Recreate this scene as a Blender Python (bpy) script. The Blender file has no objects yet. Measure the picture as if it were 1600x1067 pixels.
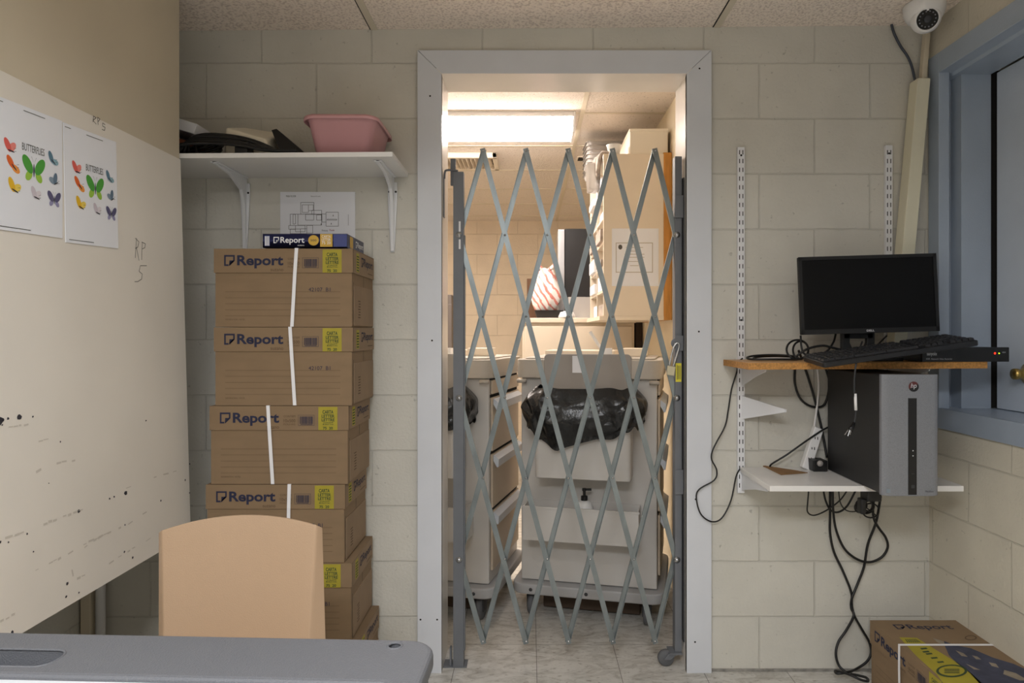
import bpy, bmesh, math, random
from mathutils import Vector, Matrix
random.seed(7)
C = bpy.context.scene.collection
S = bpy.context.scene
PI = math.pi

# ------------------------------------------------------------------ camera
F, CX, CY, EYE = 1064.0, 828.0, 520.0, 1.24
cd = bpy.data.cameras.new('camera'); cam = bpy.data.objects.new('camera', cd); C.objects.link(cam)
cam.location = (0, 0, EYE); cam.rotation_euler = (PI / 2, 0, 0)
cd.sensor_width = 36.0; cd.lens = 36.0 * F / 1600
cd.shift_x = -(CX - 800) / 1600; cd.shift_y = (CY - 533.5) / 1600
cd.clip_start = 0.05; cd.clip_end = 50
S.camera = cam
S.view_settings.view_transform = 'Standard'; S.view_settings.look = 'None'
S.view_settings.exposure = 0.0; S.view_settings.gamma = 1.0
try: S.view_settings.use_curve_mapping = False
except Exception: pass

# ------------------------------------------------------------------ world and lamps
w = bpy.data.worlds.new('world'); S.world = w; w.use_nodes = True
w.node_tree.nodes['Background'].inputs[0].default_value = (0.9, 0.95, 1, 1)
w.node_tree.nodes['Background'].inputs[1].default_value = 0.05
def area(name, loc, sx, sy, watt, col, rot=(0, 0, 0), spread=180):
    l = bpy.data.lights.new(name, 'AREA'); l.shape = 'RECTANGLE'; l.size = sx; l.size_y = sy
    l.energy = watt; l.color = col; l.spread = math.radians(spread)
    o = bpy.data.objects.new(name, l); C.objects.link(o); o.location = loc; o.rotation_euler = rot
    return o
area('ceiling_lamp', (-0.05, 0.70, 2.31), 0.6, 0.3, 9.0, (0.97, 0.985, 1.0), spread=160)
area('rear_ceiling_lamp', (-0.35, -0.75, 2.33), 1.2, 0.6, 76.0, (0.935, 0.96, 1.0), spread=166)
LAMP_EMIT = 33.0
area('store_room_fill', (-1.25, 4.9, 2.33), 1.2, 0.3, 32.0, (1.0, 0.90, 0.80))  # added fill light without a fixture, brightens the back of the store room

# ------------------------------------------------------------------ colour and material helpers
def lin(c):
    if isinstance(c, str):
        c = c.lstrip('#'); c = [int(c[i:i + 2], 16) / 255 for i in (0, 2, 4)]
    return tuple((v / 12.92 if v <= 0.04045 else ((v + 0.055) / 1.055) ** 2.4) for v in c) + (1.0,)
MATS = {}
def mat(name, col, rough=0.6, metal=0.0, var=0.0, vscale=8.0, bump=0.0, bscale=200.0, spec=0.5, trans=0.0, alpha=1.0, emit=None, estr=0.0, stretch=(1, 1, 1)):
    if name in MATS: return MATS[name]
    m = bpy.data.materials.new(name); m.use_nodes = True; nt = m.node_tree
    b = nt.nodes['Principled BSDF']
    b.inputs['Base Color'].default_value = lin(col); b.inputs['Roughness'].default_value = rough
    b.inputs['Metallic'].default_value = metal; b.inputs['Specular IOR Level'].default_value = spec
    b.inputs['Transmission Weight'].default_value = trans; b.inputs['Alpha'].default_value = alpha
    if emit:
        b.inputs['Emission Color'].default_value = lin(emit); b.inputs['Emission Strength'].default_value = estr
    tc = nt.nodes.new('ShaderNodeTexCoord')
    mp = nt.nodes.new('ShaderNodeMapping'); mp.inputs['Scale'].default_value = stretch
    nt.links.new(tc.outputs['Object'], mp.inputs['Vector'])
    if var > 0:
        n = nt.nodes.new('ShaderNodeTexNoise'); n.inputs['Scale'].default_value = vscale; n.inputs['Detail'].default_value = 5
        nt.links.new(mp.outputs[0], n.inputs['Vector'])
        r = nt.nodes.new('ShaderNodeValToRGB'); c = lin(col)
        r.color_ramp.elements[0].position = 0.3; r.color_ramp.elements[1].position = 0.7
        r.color_ramp.elements[0].color = tuple(max(0, v * (1 - var)) for v in c[:3]) + (1,)
        r.color_ramp.elements[1].color = tuple(min(1, v * (1 + var)) for v in c[:3]) + (1,)
        nt.links.new(n.outputs['Fac'], r.inputs['Fac']); nt.links.new(r.outputs[0], b.inputs['Base Color'])
    if bump > 0:
        n2 = nt.nodes.new('ShaderNodeTexNoise'); n2.inputs['Scale'].default_value = bscale; n2.inputs['Detail'].default_value = 3
        nt.links.new(mp.outputs[0], n2.inputs['Vector'])
        bp = nt.nodes.new('ShaderNodeBump'); bp.inputs['Strength'].default_value = bump; bp.inputs['Distance'].default_value = 0.004
        nt.links.new(n2.outputs['Fac'], bp.inputs['Height']); nt.links.new(bp.outputs[0], b.inputs['Normal'])
    MATS[name] = m
    return m

def block_mat(name, axis, off, col, joint=0.94, wear=0.10):
    """painted concrete block: running bond 16 x 8 inch, world coordinates"""
    m = bpy.data.materials.new(name); m.use_nodes = True; nt = m.node_tree; N = nt.nodes.new; L = nt.links.new
    b = nt.nodes['Principled BSDF']; b.inputs['Roughness'].default_value = 0.55
    b.inputs['Specular IOR Level'].default_value = 0.3
    tc = N('ShaderNodeTexCoord'); sp = N('ShaderNodeSeparateXYZ'); L(tc.outputs['Object'], sp.inputs[0])
    ad = N('ShaderNodeMath'); ad.operation = 'ADD'; ad.inputs[1].default_value = -off + 40 * 0.4064
    L(sp.outputs[axis], ad.inputs[0])
    az = N('ShaderNodeMath'); az.operation = 'ADD'; az.inputs[1].default_value = 0.2032 * 20 + 0.003
    L(sp.outputs[2], az.inputs[0])
    cb = N('ShaderNodeCombineXYZ'); L(ad.outputs[0], cb.inputs[0]); L(az.outputs[0], cb.inputs[1])
    nz = N('ShaderNodeTexNoise'); nz.inputs['Scale'].default_value = 14; L(tc.outputs['Object'], nz.inputs['Vector'])
    mx = N('ShaderNodeVectorMath'); mx.operation = 'MULTIPLY_ADD'; mx.inputs[1].default_value = (0.006, 0.005, 0)
    L(nz.outputs['Color'], mx.inputs[0]); L(cb.outputs[0], mx.inputs[2])
    br = N('ShaderNodeTexBrick'); br.inputs['Scale'].default_value = 1; br.inputs['Mortar Size'].default_value = 0.003
    br.inputs['Mortar Smooth'].default_value = 0.4; br.inputs['Brick Width'].default_value = 0.4064; br.inputs['Row Height'].default_value = 0.2032
    br.inputs['Bias'].default_value = 0.0; br.offset = 0.5; br.offset_frequency = 2
    c = lin(col)
    br.inputs['Color1'].default_value = c; br.inputs['Color2'].default_value = tuple(v * 0.965 for v in c[:3]) + (1,)
    br.inputs['Mortar'].default_value = tuple(v * joint for v in c[:3]) + (1,)
    L(mx.outputs[0], br.inputs['Vector'])
    n2 = N('ShaderNodeTexNoise'); n2.inputs['Scale'].default_value = 5; n2.inputs['Detail'].default_value = 6; L(tc.outputs['Object'], n2.inputs['Vector'])
    mr = N('ShaderNodeMapRange'); mr.inputs['From Min'].default_value = 0.3; mr.inputs['From Max'].default_value = 0.7
    mr.inputs['To Min'].default_value = 1 - wear; mr.inputs['To Max'].default_value = 1.0; L(n2.outputs['Fac'], mr.inputs['Value'])
    mm = N('ShaderNodeVectorMath'); mm.operation = 'MULTIPLY'; L(br.outputs['Color'], mm.inputs[0]); L(mr.outputs[0], mm.inputs[1])
    # small dark pits
    n4 = N('ShaderNodeTexNoise'); n4.inputs['Scale'].default_value = 55; n4.inputs['Detail'].default_value = 2; L(tc.outputs['Object'], n4.inputs['Vector'])
    pr = N('ShaderNodeMapRange'); pr.inputs['From Min'].default_value = 0.22; pr.inputs['From Max'].default_value = 0.30
    pr.inputs['To Min'].default_value = 0.7; pr.inputs['To Max'].default_value = 1.0; L(n4.outputs['Fac'], pr.inputs['Value'])
    m2 = N('ShaderNodeVectorMath'); m2.operation = 'MULTIPLY'; L(mm.outputs[0], m2.inputs[0]); L(pr.outputs[0], m2.inputs[1])
    L(m2.outputs[0], b.inputs['Base Color'])
    n3 = N('ShaderNodeTexNoise'); n3.inputs['Scale'].default_value = 90; n3.inputs['Detail'].default_value = 4; L(tc.outputs['Object'], n3.inputs['Vector'])
    hs = N('ShaderNodeMath'); hs.operation = 'MULTIPLY_ADD'; hs.inputs[1].default_value = -1.6; L(br.outputs['Fac'], hs.inputs[0]); 
    nm = N('ShaderNodeMath'); nm.operation = 'MULTIPLY'; nm.inputs[1].default_value = 0.7; L(n3.outputs['Fac'], nm.inputs[0]); L(nm.outputs[0], hs.inputs[2])
    bp = N('ShaderNodeBump'); bp.inputs['Strength'].default_value = 0.9; bp.inputs['Distance'].default_value = 0.0025
    L(hs.outputs[0], bp.inputs['Height']); L(bp.outputs[0], b.inputs['Normal'])
    return m

def floor_mat():
    m = bpy.data.materials.new('vinyl_tile'); m.use_nodes = True; nt = m.node_tree; N = nt.nodes.new; L = nt.links.new
    b = nt.nodes['Principled BSDF']; b.inputs['Roughness'].default_value = 0.42; b.inputs['Specular IOR Level'].default_value = 0.4
    tc = N('ShaderNodeTexCoord')
    mp = N('ShaderNodeMapping'); mp.inputs['Location'].default_value = (10.04, 10.10, 0); L(tc.outputs['Object'], mp.inputs['Vector'])
    br = N('ShaderNodeTexBrick'); br.offset = 0.0; br.inputs['Scale'].default_value = 1; br.inputs['Brick Width'].default_value = 0.305; br.inputs['Row Height'].default_value = 0.305
    br.inputs['Mortar Size'].default_value = 0.0012; br.inputs['Mortar Smooth'].default_value = 0.1
    br.inputs['Color1'].default_value = lin('#d3d0ca'); br.inputs['Color2'].default_value = lin('#c9c6bf'); br.inputs['Mortar'].default_value = lin('#77736c')
    L(mp.outputs[0], br.inputs['Vector'])
    n = N('ShaderNodeTexNoise'); n.inputs['Scale'].default_value = 7; n.inputs['Detail'].default_value = 8; n.inputs['Roughness'].default_value = 0.7; n.inputs['Distortion'].default_value = 1.5
    mp2 = N('ShaderNodeMapping'); mp2.inputs['Scale'].default_value = (1, 2.2, 1); L(tc.outputs['Object'], mp2.inputs['Vector']); L(mp2.outputs[0], n.inputs['Vector'])
    r = N('ShaderNodeValToRGB'); r.color_ramp.elements[0].position = 0.32; r.color_ramp.elements[0].color = (0.60, 0.58, 0.55, 1)
    r.color_ramp.elements[1].position = 0.55; r.color_ramp.elements[1].color = (1, 1, 1, 1); L(n.outputs['Fac'], r.inputs['Fac'])
    n2 = N('ShaderNodeTexNoise'); n2.inputs['Scale'].default_value = 40; n2.inputs['Detail'].default_value = 4; L(mp2.outputs[0], n2.inputs['Vector'])
    r2 = N('ShaderNodeValToRGB'); r2.color_ramp.elements[0].position = 0.28; r2.color_ramp.elements[0].color = (0.55, 0.52, 0.48, 1)
    r2.color_ramp.elements[1].position = 0.42; r2.color_ramp.elements[1].color = (1, 1, 1, 1); L(n2.outputs['Fac'], r2.inputs['Fac'])
    a = N('ShaderNodeVectorMath'); a.operation = 'MULTIPLY'; L(br.outputs['Color'], a.inputs[0]); L(r.outputs[0], a.inputs[1])
    a2 = N('ShaderNodeVectorMath'); a2.operation = 'MULTIPLY'; L(a.outputs[0], a2.inputs[0]); L(r2.outputs[0], a2.inputs[1])
    L(a2.outputs[0], b.inputs['Base Color'])
    return m

def ceil_mat(name, c0, c1, fissure):
    m = bpy.data.materials.new(name); m.use_nodes = True; nt = m.node_tree; N = nt.nodes.new; L = nt.links.new
    b = nt.nodes['Principled BSDF']; b.inputs['Roughness'].default_value = 0.95; b.inputs['Specular IOR Level'].default_value = 0.1
    tc = N('ShaderNodeTexCoord'); n = N('ShaderNodeTexNoise'); n.inputs['Scale'].default_value = 110; n.inputs['Detail'].default_value = 3
    L(tc.outputs['Object'], n.inputs['Vector'])
    r = N('ShaderNodeValToRGB'); r.color_ramp.elements[0].position = fissure; r.color_ramp.elements[0].color = lin(c0)
    r.color_ramp.elements[1].position = fissure + 0.14; r.color_ramp.elements[1].color = lin(c1); L(n.outputs['Fac'], r.inputs['Fac'])
    L(r.outputs[0], b.inputs['Base Color'])
    bp = N('ShaderNodeBump'); bp.inputs['Strength'].default_value = 0.9; bp.inputs['Distance'].default_value = 0.006
    L(n.outputs['Fac'], bp.inputs['Height']); L(bp.outputs[0], b.inputs['Normal'])
    return m

def fac_mat(name, col_a, col_b, scale, rough=0.5, kind='wave', rot=(0, 0, 0), pos=0.5):
    m = bpy.data.materials.new(name); m.use_nodes = True; nt = m.node_tree; N = nt.nodes.new; L = nt.links.new
    b = nt.nodes['Principled BSDF']; b.inputs['Roughness'].default_value = rough
    tc = N('ShaderNodeTexCoord'); mp = N('ShaderNodeMapping'); mp.inputs['Rotation'].default_value = rot; L(tc.outputs['Object'], mp.inputs['Vector'])
    if kind == 'wave':
        t = N('ShaderNodeTexWave'); t.inputs['Scale'].default_value = scale; t.inputs['Distortion'].default_value = 3; t.inputs['Detail'].default_value = 2; t.inputs['Detail Scale'].default_value = 2
        o = t.outputs['Fac']
    else:
        t = N('ShaderNodeTexVoronoi'); t.inputs['Scale'].default_value = scale; o = t.outputs['Distance']
    L(mp.outputs[0], t.inputs['Vector'])
    r = N('ShaderNodeValToRGB'); r.color_ramp.elements[0].position = pos - 0.06; r.color_ramp.elements[1].position = pos + 0.06
    r.color_ramp.elements[0].color = lin(col_a); r.color_ramp.elements[1].color = lin(col_b)
    L(o, r.inputs['Fac']); L(r.outputs[0], b.inputs['Base Color'])
    return m

# ------------------------------------------------------------------ geometry helpers
def at(px, py, Y): return Vector(((px - CX) / F * Y, Y, EYE - (py - CY) / F * Y))
def at_z(px, py, Z):
    Y = (EYE - Z) * F / (py - CY); return Vector(((px - CX) / F * Y, Y, Z))
def smooth_path(pts, n=6, closed=False):
    P = [Vector(p) for p in pts]
    if len(P) < 3: return P
    out = []
    k = len(P)
    rng = range(k) if closed else range(k - 1)
    for i in rng:
        if closed: p0, p1, p2, p3 = P[(i - 1) % k], P[i], P[(i + 1) % k], P[(i + 2) % k]
        else: p0, p1, p2, p3 = P[max(i - 1, 0)], P[i], P[i + 1], P[min(i + 2, k - 1)]
        for j in range(n):
            t = j / n
            out.append(0.5 * ((2 * p1) + (-p0 + p2) * t + (2 * p0 - 5 * p1 + 4 * p2 - p3) * t * t + (-p0 + 3 * p1 - 3 * p2 + p3) * t ** 3))
    if not closed: out.append(P[-1])
    return out
GLYPH = {}
def glyphs(s, bold=0.0):
    k = (s, bold)
    if k in GLYPH: return GLYPH[k]
    cu = bpy.data.curves.new('txt', 'FONT'); cu.body = s; cu.resolution_u = 3; cu.offset = bold; cu.fill_mode = 'FRONT' if hasattr(cu, 'fill_mode') else cu.fill_mode
    o = bpy.data.objects.new('txt', cu); me = o.to_mesh()
    V = [v.co.copy() for v in me.vertices]; Fc = [tuple(p.vertices) for p in me.polygons]
    o.to_mesh_clear(); bpy.data.objects.remove(o); bpy.data.curves.remove(cu)
    x0 = min(v.x for v in V); x1 = max(v.x for v in V); y0 = min(v.y for v in V); y1 = max(v.y for v in V)
    V = [((v.x - x0) / (x1 - x0), (v.y - y0) / (y1 - y0)) for v in V]
    GLYPH[k] = (V, Fc); return GLYPH[k]

class MB:
    def __init__(s): s.v = []; s.f = []; s.m = []
    def add(s, V, Fc, m=0, M=None):
        o = len(s.v)
        s.v += [tuple(M @ Vector(p)) if M else tuple(p) for p in V]
        s.f += [tuple(i + o for i in f) for f in Fc]; s.m += [m] * len(Fc)
        return s
    def box(s, x0, x1, y0, y1, z0, z1, m=0, M=None):
        V = [(x0, y0, z0), (x1, y0, z0), (x1, y1, z0), (x0, y1, z0), (x0, y0, z1), (x1, y0, z1), (x1, y1, z1), (x0, y1, z1)]
        return s.add(V, [(0, 3, 2, 1), (4, 5, 6, 7), (0, 1, 5, 4), (1, 2, 6, 5), (2, 3, 7, 6), (3, 0, 4, 7)], m, M)
    def hexa(s, V, m=0):
        return s.add(V, [(0, 3, 2, 1), (4, 5, 6, 7), (0, 1, 5, 4), (1, 2, 6, 5), (2, 3, 7, 6), (3, 0, 4, 7)], m)
    def prism(s, poly, h0, h1, ax='z', m=0, M=None):
        n = len(poly)
        f = {'z': lambda a, b, h: (a, b, h), 'y': lambda a, b, h: (a, h, b), 'x': lambda a, b, h: (h, a, b)}[ax]
        V = [f(a, b, h0) for a, b in poly] + [f(a, b, h1) for a, b in poly]
        return s.add(V, [tuple(range(n - 1, -1, -1)), tuple(range(n, 2 * n))] + [(i, (i + 1) % n, n + (i + 1) % n, n + i) for i in range(n)], m, M)
    def tube(s, pts, r, seg=8, m=0, closed=False, caps=True):
        P = [Vector(p) for p in pts]; n = len(P); V = []; Fc = []
        up = None
        for i in range(n):
            if closed: t = P[(i + 1) % n] - P[i - 1]
            else: t = P[min(i + 1, n - 1)] - P[max(i - 1, 0)]
            if t.length < 1e-9: t = Vector((0, 0, 1))
            t.normalize()
            if up is None:
                up = Vector((0, 0, 1)) if abs(t.z) < 0.9 else Vector((0, 1, 0))
            a = up - t * up.dot(t)
            if a.length < 1e-5: a = t.orthogonal()
            a.normalize(); b = t.cross(a); up = a
            rr = r[i] if isinstance(r, (list, tuple)) else r
            for k in range(seg):
                an = 2 * PI * k / seg; V.append(P[i] + a * math.cos(an) * rr + b * math.sin(an) * rr)
        for i in range(n if closed else n - 1):
            j = (i + 1) % n
            for k in range(seg):
                Fc.append((i * seg + k, i * seg + (k + 1) % seg, j * seg + (k + 1) % seg, j * seg + k))
        if caps and not closed:
            Fc.append(tuple(range(seg - 1, -1, -1))); Fc.append(tuple(range((n - 1) * seg, n * seg)))
        return s.add(V, Fc, m)
    def lathe(s, prof, c=(0, 0, 0), seg=24, m=0, M=None, sx=1, sy=1):
        V = []; Fc = []; n = len(prof)
        for r, z in prof:
            for k in range(seg):
                an = 2 * PI * k / seg; V.append((c[0] + r * sx * math.cos(an), c[1] + r * sy * math.sin(an), c[2] + z))
        for i in range(n - 1):
            for k in range(seg): Fc.append((i * seg + k, i * seg + (k + 1) % seg, (i + 1) * seg + (k + 1) % seg, (i + 1) * seg + k))
        if prof[0][0] > 1e-6: Fc.append(tuple(range(seg - 1, -1, -1)))
        if prof[-1][0] > 1e-6: Fc.append(tuple(range((n - 1) * seg, n * seg)))
        return s.add(V, Fc, m, M)
    def plane_pts(s, poly, O, R, U, m=0):
        O, R, U = Vector(O), Vector(R), Vector(U)
        return s.add([O + R * a + U * b for a, b in poly], [tuple(range(len(poly)))], m)
    def rect(s, a0, a1, b0, b1, O, R, U, m=0): return s.plane_pts([(a0, b0), (a1, b0), (a1, b1), (a0, b1)], O, R, U, m)
    def text(s, t, a0, a1, b0, b1, O, R, U, m=0, bold=0.0):
        V, Fc = glyphs(t, bold); O, R, U = Vector(O), Vector(R), Vector(U)
        return s.add([O + R * (a0 + (a1 - a0) * x) + U * (b0 + (b1 - b0) * y) for x, y in V], Fc, m)
    def line(s, p, q, wd, O, R, U, m=0):
        d = Vector((q[0] - p[0], q[1] - p[1])); 
        if d.length < 1e-9: return s
        d.normalize(); nx, ny = -d.y * wd / 2, d.x * wd / 2
        return s.plane_pts([(p[0] - nx, p[1] - ny), (q[0] - nx, q[1] - ny), (q[0] + nx, q[1] + ny), (p[0] + nx, p[1] + ny)], O, R, U, m)
    def ell(s, c, ra, rb, ang, O, R, U, m=0, n=18):
        ca, sa = math.cos(ang), math.sin(ang)
        return s.plane_pts([(c[0] + ra * math.cos(2 * PI * k / n) * ca - rb * math.sin(2 * PI * k / n) * sa, c[1] + ra * math.cos(2 * PI * k / n) * sa + rb * math.sin(2 * PI * k / n) * ca) for k in range(n)], O, R, U, m)
    def build(s, name, mats, parent=None, bevel=0.0, smooth=False, local=False, world=False, sub=0, solid=0.0, seg=2):
        if not isinstance(mats, (list, tuple)): mats = [mats]
        off = Vector((0, 0, 0))
        if parent is not None:
            if not local:
                p = parent
                while p is not None: off += p.location; p = p.parent
        elif not world and not local:
            xs = [v[0] for v in s.v]; ys = [v[1] for v in s.v]; zs = [v[2] for v in s.v]
            off = Vector(((min(xs) + max(xs)) / 2, (min(ys) + max(ys)) / 2, min(zs)))
        me = bpy.data.meshes.new(name)
        me.from_pydata([tuple(Vector(v) - off) for v in s.v], [], s.f)
        for i, p in enumerate(me.polygons):
            p.material_index = s.m[i]; p.use_smooth = smooth
        for m_ in mats: me.materials.append(m_)
        me.validate(); me.update()
        o = bpy.data.objects.new(name, me); C.objects.link(o)
        if parent is not None: o.parent = parent
        else: o.location = off
        if sub:
            d = o.modifiers.new('smooth', 'SUBSURF'); d.levels = sub; d.render_levels = sub
        if solid:
            d = o.modifiers.new('thick', 'SOLIDIFY'); d.thickness = solid; d.offset = 0
        if bevel:
            d = o.modifiers.new('edge', 'BEVEL'); d.width = bevel; d.segments = seg; d.limit_method = 'ANGLE'; d.angle_limit = math.radians(40)
            for p in me.polygons: p.use_smooth = True
            d.harden_normals = False
            ws = o.modifiers.new('wn', 'WEIGHTED_NORMAL'); ws.keep_sharp = True
        return o
def thing(name, label, cat, loc=(0, 0, 0), rotz=0.0, group=None):
    o = bpy.data.objects.new(name, None); C.objects.link(o); o.location = loc; o.rotation_euler = (0, 0, rotz)
    o.empty_display_size = 0.05
    o['label'] = label; o['category'] = cat
    if group: o['group'] = group
    return o
def tag(o, label, cat, group=None):
    o['label'] = label; o['category'] = cat
    if group: o['group'] = group
    return o
def struct(o): o['kind'] = 'structure'; return o
def copy_tree(o, parent=None):
    c = o.copy(); C.objects.link(c); c.parent = parent
    for ch in list(o.children): copy_tree(ch, c)
    return c
def rot_m(loc, rz=0, rx=0, ry=0):
    return Matrix.Translation(Vector(loc)) @ Matrix.Rotation(rz, 4, 'Z') @ Matrix.Rotation(ry, 4, 'Y') @ Matrix.Rotation(rx, 4, 'X')
def rrect(x0, x1, y0, y1, r, n=5):
    P = []
    for cx, cy, a0 in ((x1 - r, y0 + r, -PI / 2), (x1 - r, y1 - r, 0), (x0 + r, y1 - r, PI / 2), (x0 + r, y0 + r, PI)):
        for k in range(n + 1):
            a = a0 + PI / 2 * k / n; P.append((cx + r * math.cos(a), cy + r * math.sin(a)))
    return P

# ------------------------------------------------------------------ materials
WALLC = '#d5d2c8'
m_wall_b = block_mat('painted_block_back', 0, 1.048, WALLC)
m_wall_r = block_mat('painted_block_right', 1, 2.28, '#d9d2c1')
m_wall_l = block_mat('painted_block_left', 1, 2.2, WALLC)
m_wall_far = block_mat('painted_block_store', 0, -0.12, '#e4d4bf', joint=0.93)
m_store = mat('store_wall_paint', '#e4d6bb', 0.6, var=0.03)
m_floor = floor_mat()
m_ceil = ceil_mat('sprayed_ceiling', '#decfc2', '#fbeee0', 0.38)
m_ceil2 = ceil_mat('acoustic_tile', '#96897a', '#e8ddd2', 0.24)
m_tbar = mat('ceiling_bar', '#d8cdb8', 0.6)
m_gap = mat('dark_gap', '#1c1a18', 0.9)
m_casing = mat('casing_paint', '#d3d6dc', 0.42, var=0.03, vscale=6, bump=0.05, bscale=60)
m_liner = mat('gloss_white_paint', '#ece8e2', 0.22, var=0.02)
m_blue = mat('blue_enamel', '#a3afbe', 0.32, var=0.05, vscale=6, bump=0.12, bscale=140)
m_blue2 = mat('blue_leaf_enamel', '#c4cedb', 0.38, var=0.04, vscale=7, bump=0.12, bscale=140)
m_part = mat('partition_paint', '#cfc4ae', 0.5, var=0.04, vscale=3, bump=0.06, bscale=90)
m_white = mat('white_paint', '#e8e7e6', 0.35)
m_whitemetal = mat('white_metal', '#e2e3e6', 0.35)
m_shelfw = mat('white_melamine', '#e6e4e1', 0.3)
m_black = mat('black_plastic', '#111112', 0.45)
m_blackm = mat('black_sheet_metal', '#1d1d1f', 0.5, bump=0.1, bscale=300)
m_cable = mat('black_cable', '#121213', 0.45)
m_screen = mat('dark_screen', '#070708', 0.5, spec=0.2)
m_silvertxt = mat('silver_print', '#c9cacd', 0.4)
m_whitetxt = mat('white_print', '#e9e9ea', 0.6)
m_inkt = mat('ink', '#23263f', 0.8)
m_ink2 = mat('faint_ink', '#5e4a36', 0.9)
m_card = mat('kraft_cardboard', '#866f54', 0.85, var=0.05, vscale=10, stretch=(1, 1, 3))
m_card2 = mat('kraft_cardboard_worn', '#907960', 0.85, var=0.05, vscale=14)
m_yel = mat('yellow_print', '#a3962c', 0.7, var=0.06, vscale=20)
m_grn = mat('green_ink', '#37472a', 0.8)
m_strap = mat('plastic_strap', '#eeedef', 0.4)
m_navy = mat('navy_wrap', '#262a55', 0.35)
m_navy2 = mat('blue_wrap', '#2c3877', 0.35)
m_gold = mat('gold_print', '#c9a23a', 0.45)
m_paper = mat('paper', '#e8e9ee', 0.8)
m_paper2 = mat('poster_paper', '#eceef4', 0.75)
m_pencil = mat('pencil_line', '#5a5854', 0.9)
m_smudge = mat('scuff', '#d0c9be', 0.8)
m_chip = mat('dark_chip', '#35333a', 0.8)
m_zinc = mat('zinc_steel', '#8b9395', 0.36, metal=0.75, var=0.15, vscale=30, stretch=(1, 1, 0.3))
m_post = mat('dark_grey_steel', '#6b6e73', 0.5, var=0.05, vscale=20)
m_steel = mat('bright_steel', '#c3c5c7', 0.25, metal=0.9)
m_brass = mat('brass', '#b59a5a', 0.3, metal=0.9)
m_rubber = mat('grey_rubber', '#5f6063', 0.7)
m_ylabel = mat('yellow_label', '#e0d43a', 0.5)
m_cart = mat('cart_plastic', '#cbc7c2', 0.45, bump=0.05, bscale=200)
m_cart2 = mat('cart_bumper', '#b4aca1', 0.5)
m_cartgrey = mat('cart_base', '#aaa9a9', 0.5)
m_binlid = mat('bin_lid', '#96908a', 0.55)
m_drawer = mat('drawer_front', '#c2b19c', 0.45)  # brownish because the shading on the drawer side is in the colour
m_handle = mat('drawer_pull', '#c5cbd4', 0.35)
m_bag = mat('bin_liner', '#0d0d0e', 0.26, bump=0.9, bscale=38, spec=0.6)
m_cream = mat('cream_enamel', '#e2d4c0', 0.4, var=0.02)
m_wood = mat('varnished_wood', '#c4883a', 0.4, var=0.2, vscale=9, stretch=(6, 6, 1))
m_pboard = mat('particle_edge', '#b58245', 0.75, var=0.35, vscale=160, bump=0.3, bscale=200)
m_ptop = mat('particle_top', '#c79a66', 0.45, var=0.12, vscale=60)
m_pink = mat('pink_plastic', '#cf9c9f', 0.35, spec=0.5)
m_chair = mat('tan_plastic', '#b3977b', 0.42, bump=0.15, bscale=400)
m_table = mat('grey_plastic', '#66686d', 0.5, bump=0.35, bscale=450)
m_tablew = mat('pale_top', '#d5d9de', 0.4)
m_silver = mat('silver_plastic', '#b9bbbf', 0.35, metal=0.3, bump=0.3, bscale=500)
m_clear = mat('clear_plastic', '#f1ede9', 0.2, trans=0.55)
m_dgrey = mat('dark_grey', '#3a3a3c', 0.6)
m_tray = mat('grey_tray', '#a39d98', 0.5)
m_brown = mat('brown_board', '#8d6b45', 0.85, var=0.1, vscale=20)
m_cloth = mat('mixed_cloth', '#a69a90', 0.95, var=0.3, vscale=30)

# ------------------------------------------------------------------ the setting
XR, XL, YB, ZC = 1.466, -1.62, 2.5, 2.36
struct(MB().box(-2.2, 2.4, -1.9, 7.0, -0.06, 0.0).build('floor', m_floor, world=True))
def zc(x): return 2.349 + (x + 1.25) * 0.0072
b = MB(); x0, x1 = -1.75, 1.7
b.hexa([(x0, -1.9, zc(x0)), (x1, -1.9, zc(x1)), (x1, 2.5, zc(x1)), (x0, 2.5, zc(x0)), (x0, -1.9, 2.45), (x1, -1.9, 2.45), (x1, 2.5, 2.45), (x0, 2.5, 2.45)])
struct(b.build('ceiling', m_ceil, world=True))
for i, xs in enumerate((-0.571, 0.686)):
    b = MB(); z = zc(xs)
    b.box(xs - 0.012, xs + 0.012, -1.9, 2.499, z - 0.003, z, 0); b.box(xs - 0.016, xs - 0.012, -1.9, 2.499, z - 0.002, z, 1)
    struct(b.build('trim_%d' % (3 + i), [m_tbar, m_gap], world=True))
OX0, OX1, OZ = -0.342, 0.591, 2.204       # rough opening
struct(MB().box(-1.82, OX0, YB, 2.66, 0, 2.45).box(OX1, 1.7, YB, 2.66, 0, 2.45).box(OX0, OX1, YB, 2.66, OZ, 2.45).build('wall_back', m_wall_b, world=True))
struct(MB().box(-1.82, XL, -1.9, YB, 0, 2.45).build('wall_left', m_wall_l, world=True))
WY0, WY1, WZ0, WZ1 = 0.852, 2.488, 0.96, 2.18
b = MB(); b.box(XR, 1.70, -1.9, YB, 0, WZ0); b.box(XR, 1.70, -1.9, YB, WZ1, 2.45); b.box(XR, 1.70, WY1, YB, WZ0, WZ1); b.box(XR, 1.70, -1.9, WY0, WZ0, WZ1)
struct(b.build('wall_right', m_wall_r, world=True))
struct(MB().box(-1.82, 1.7, -2.05, -1.9, 0, 2.45).build('wall_front', mat('front_wall_paint', '#857f76', 0.7), world=True))
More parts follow.
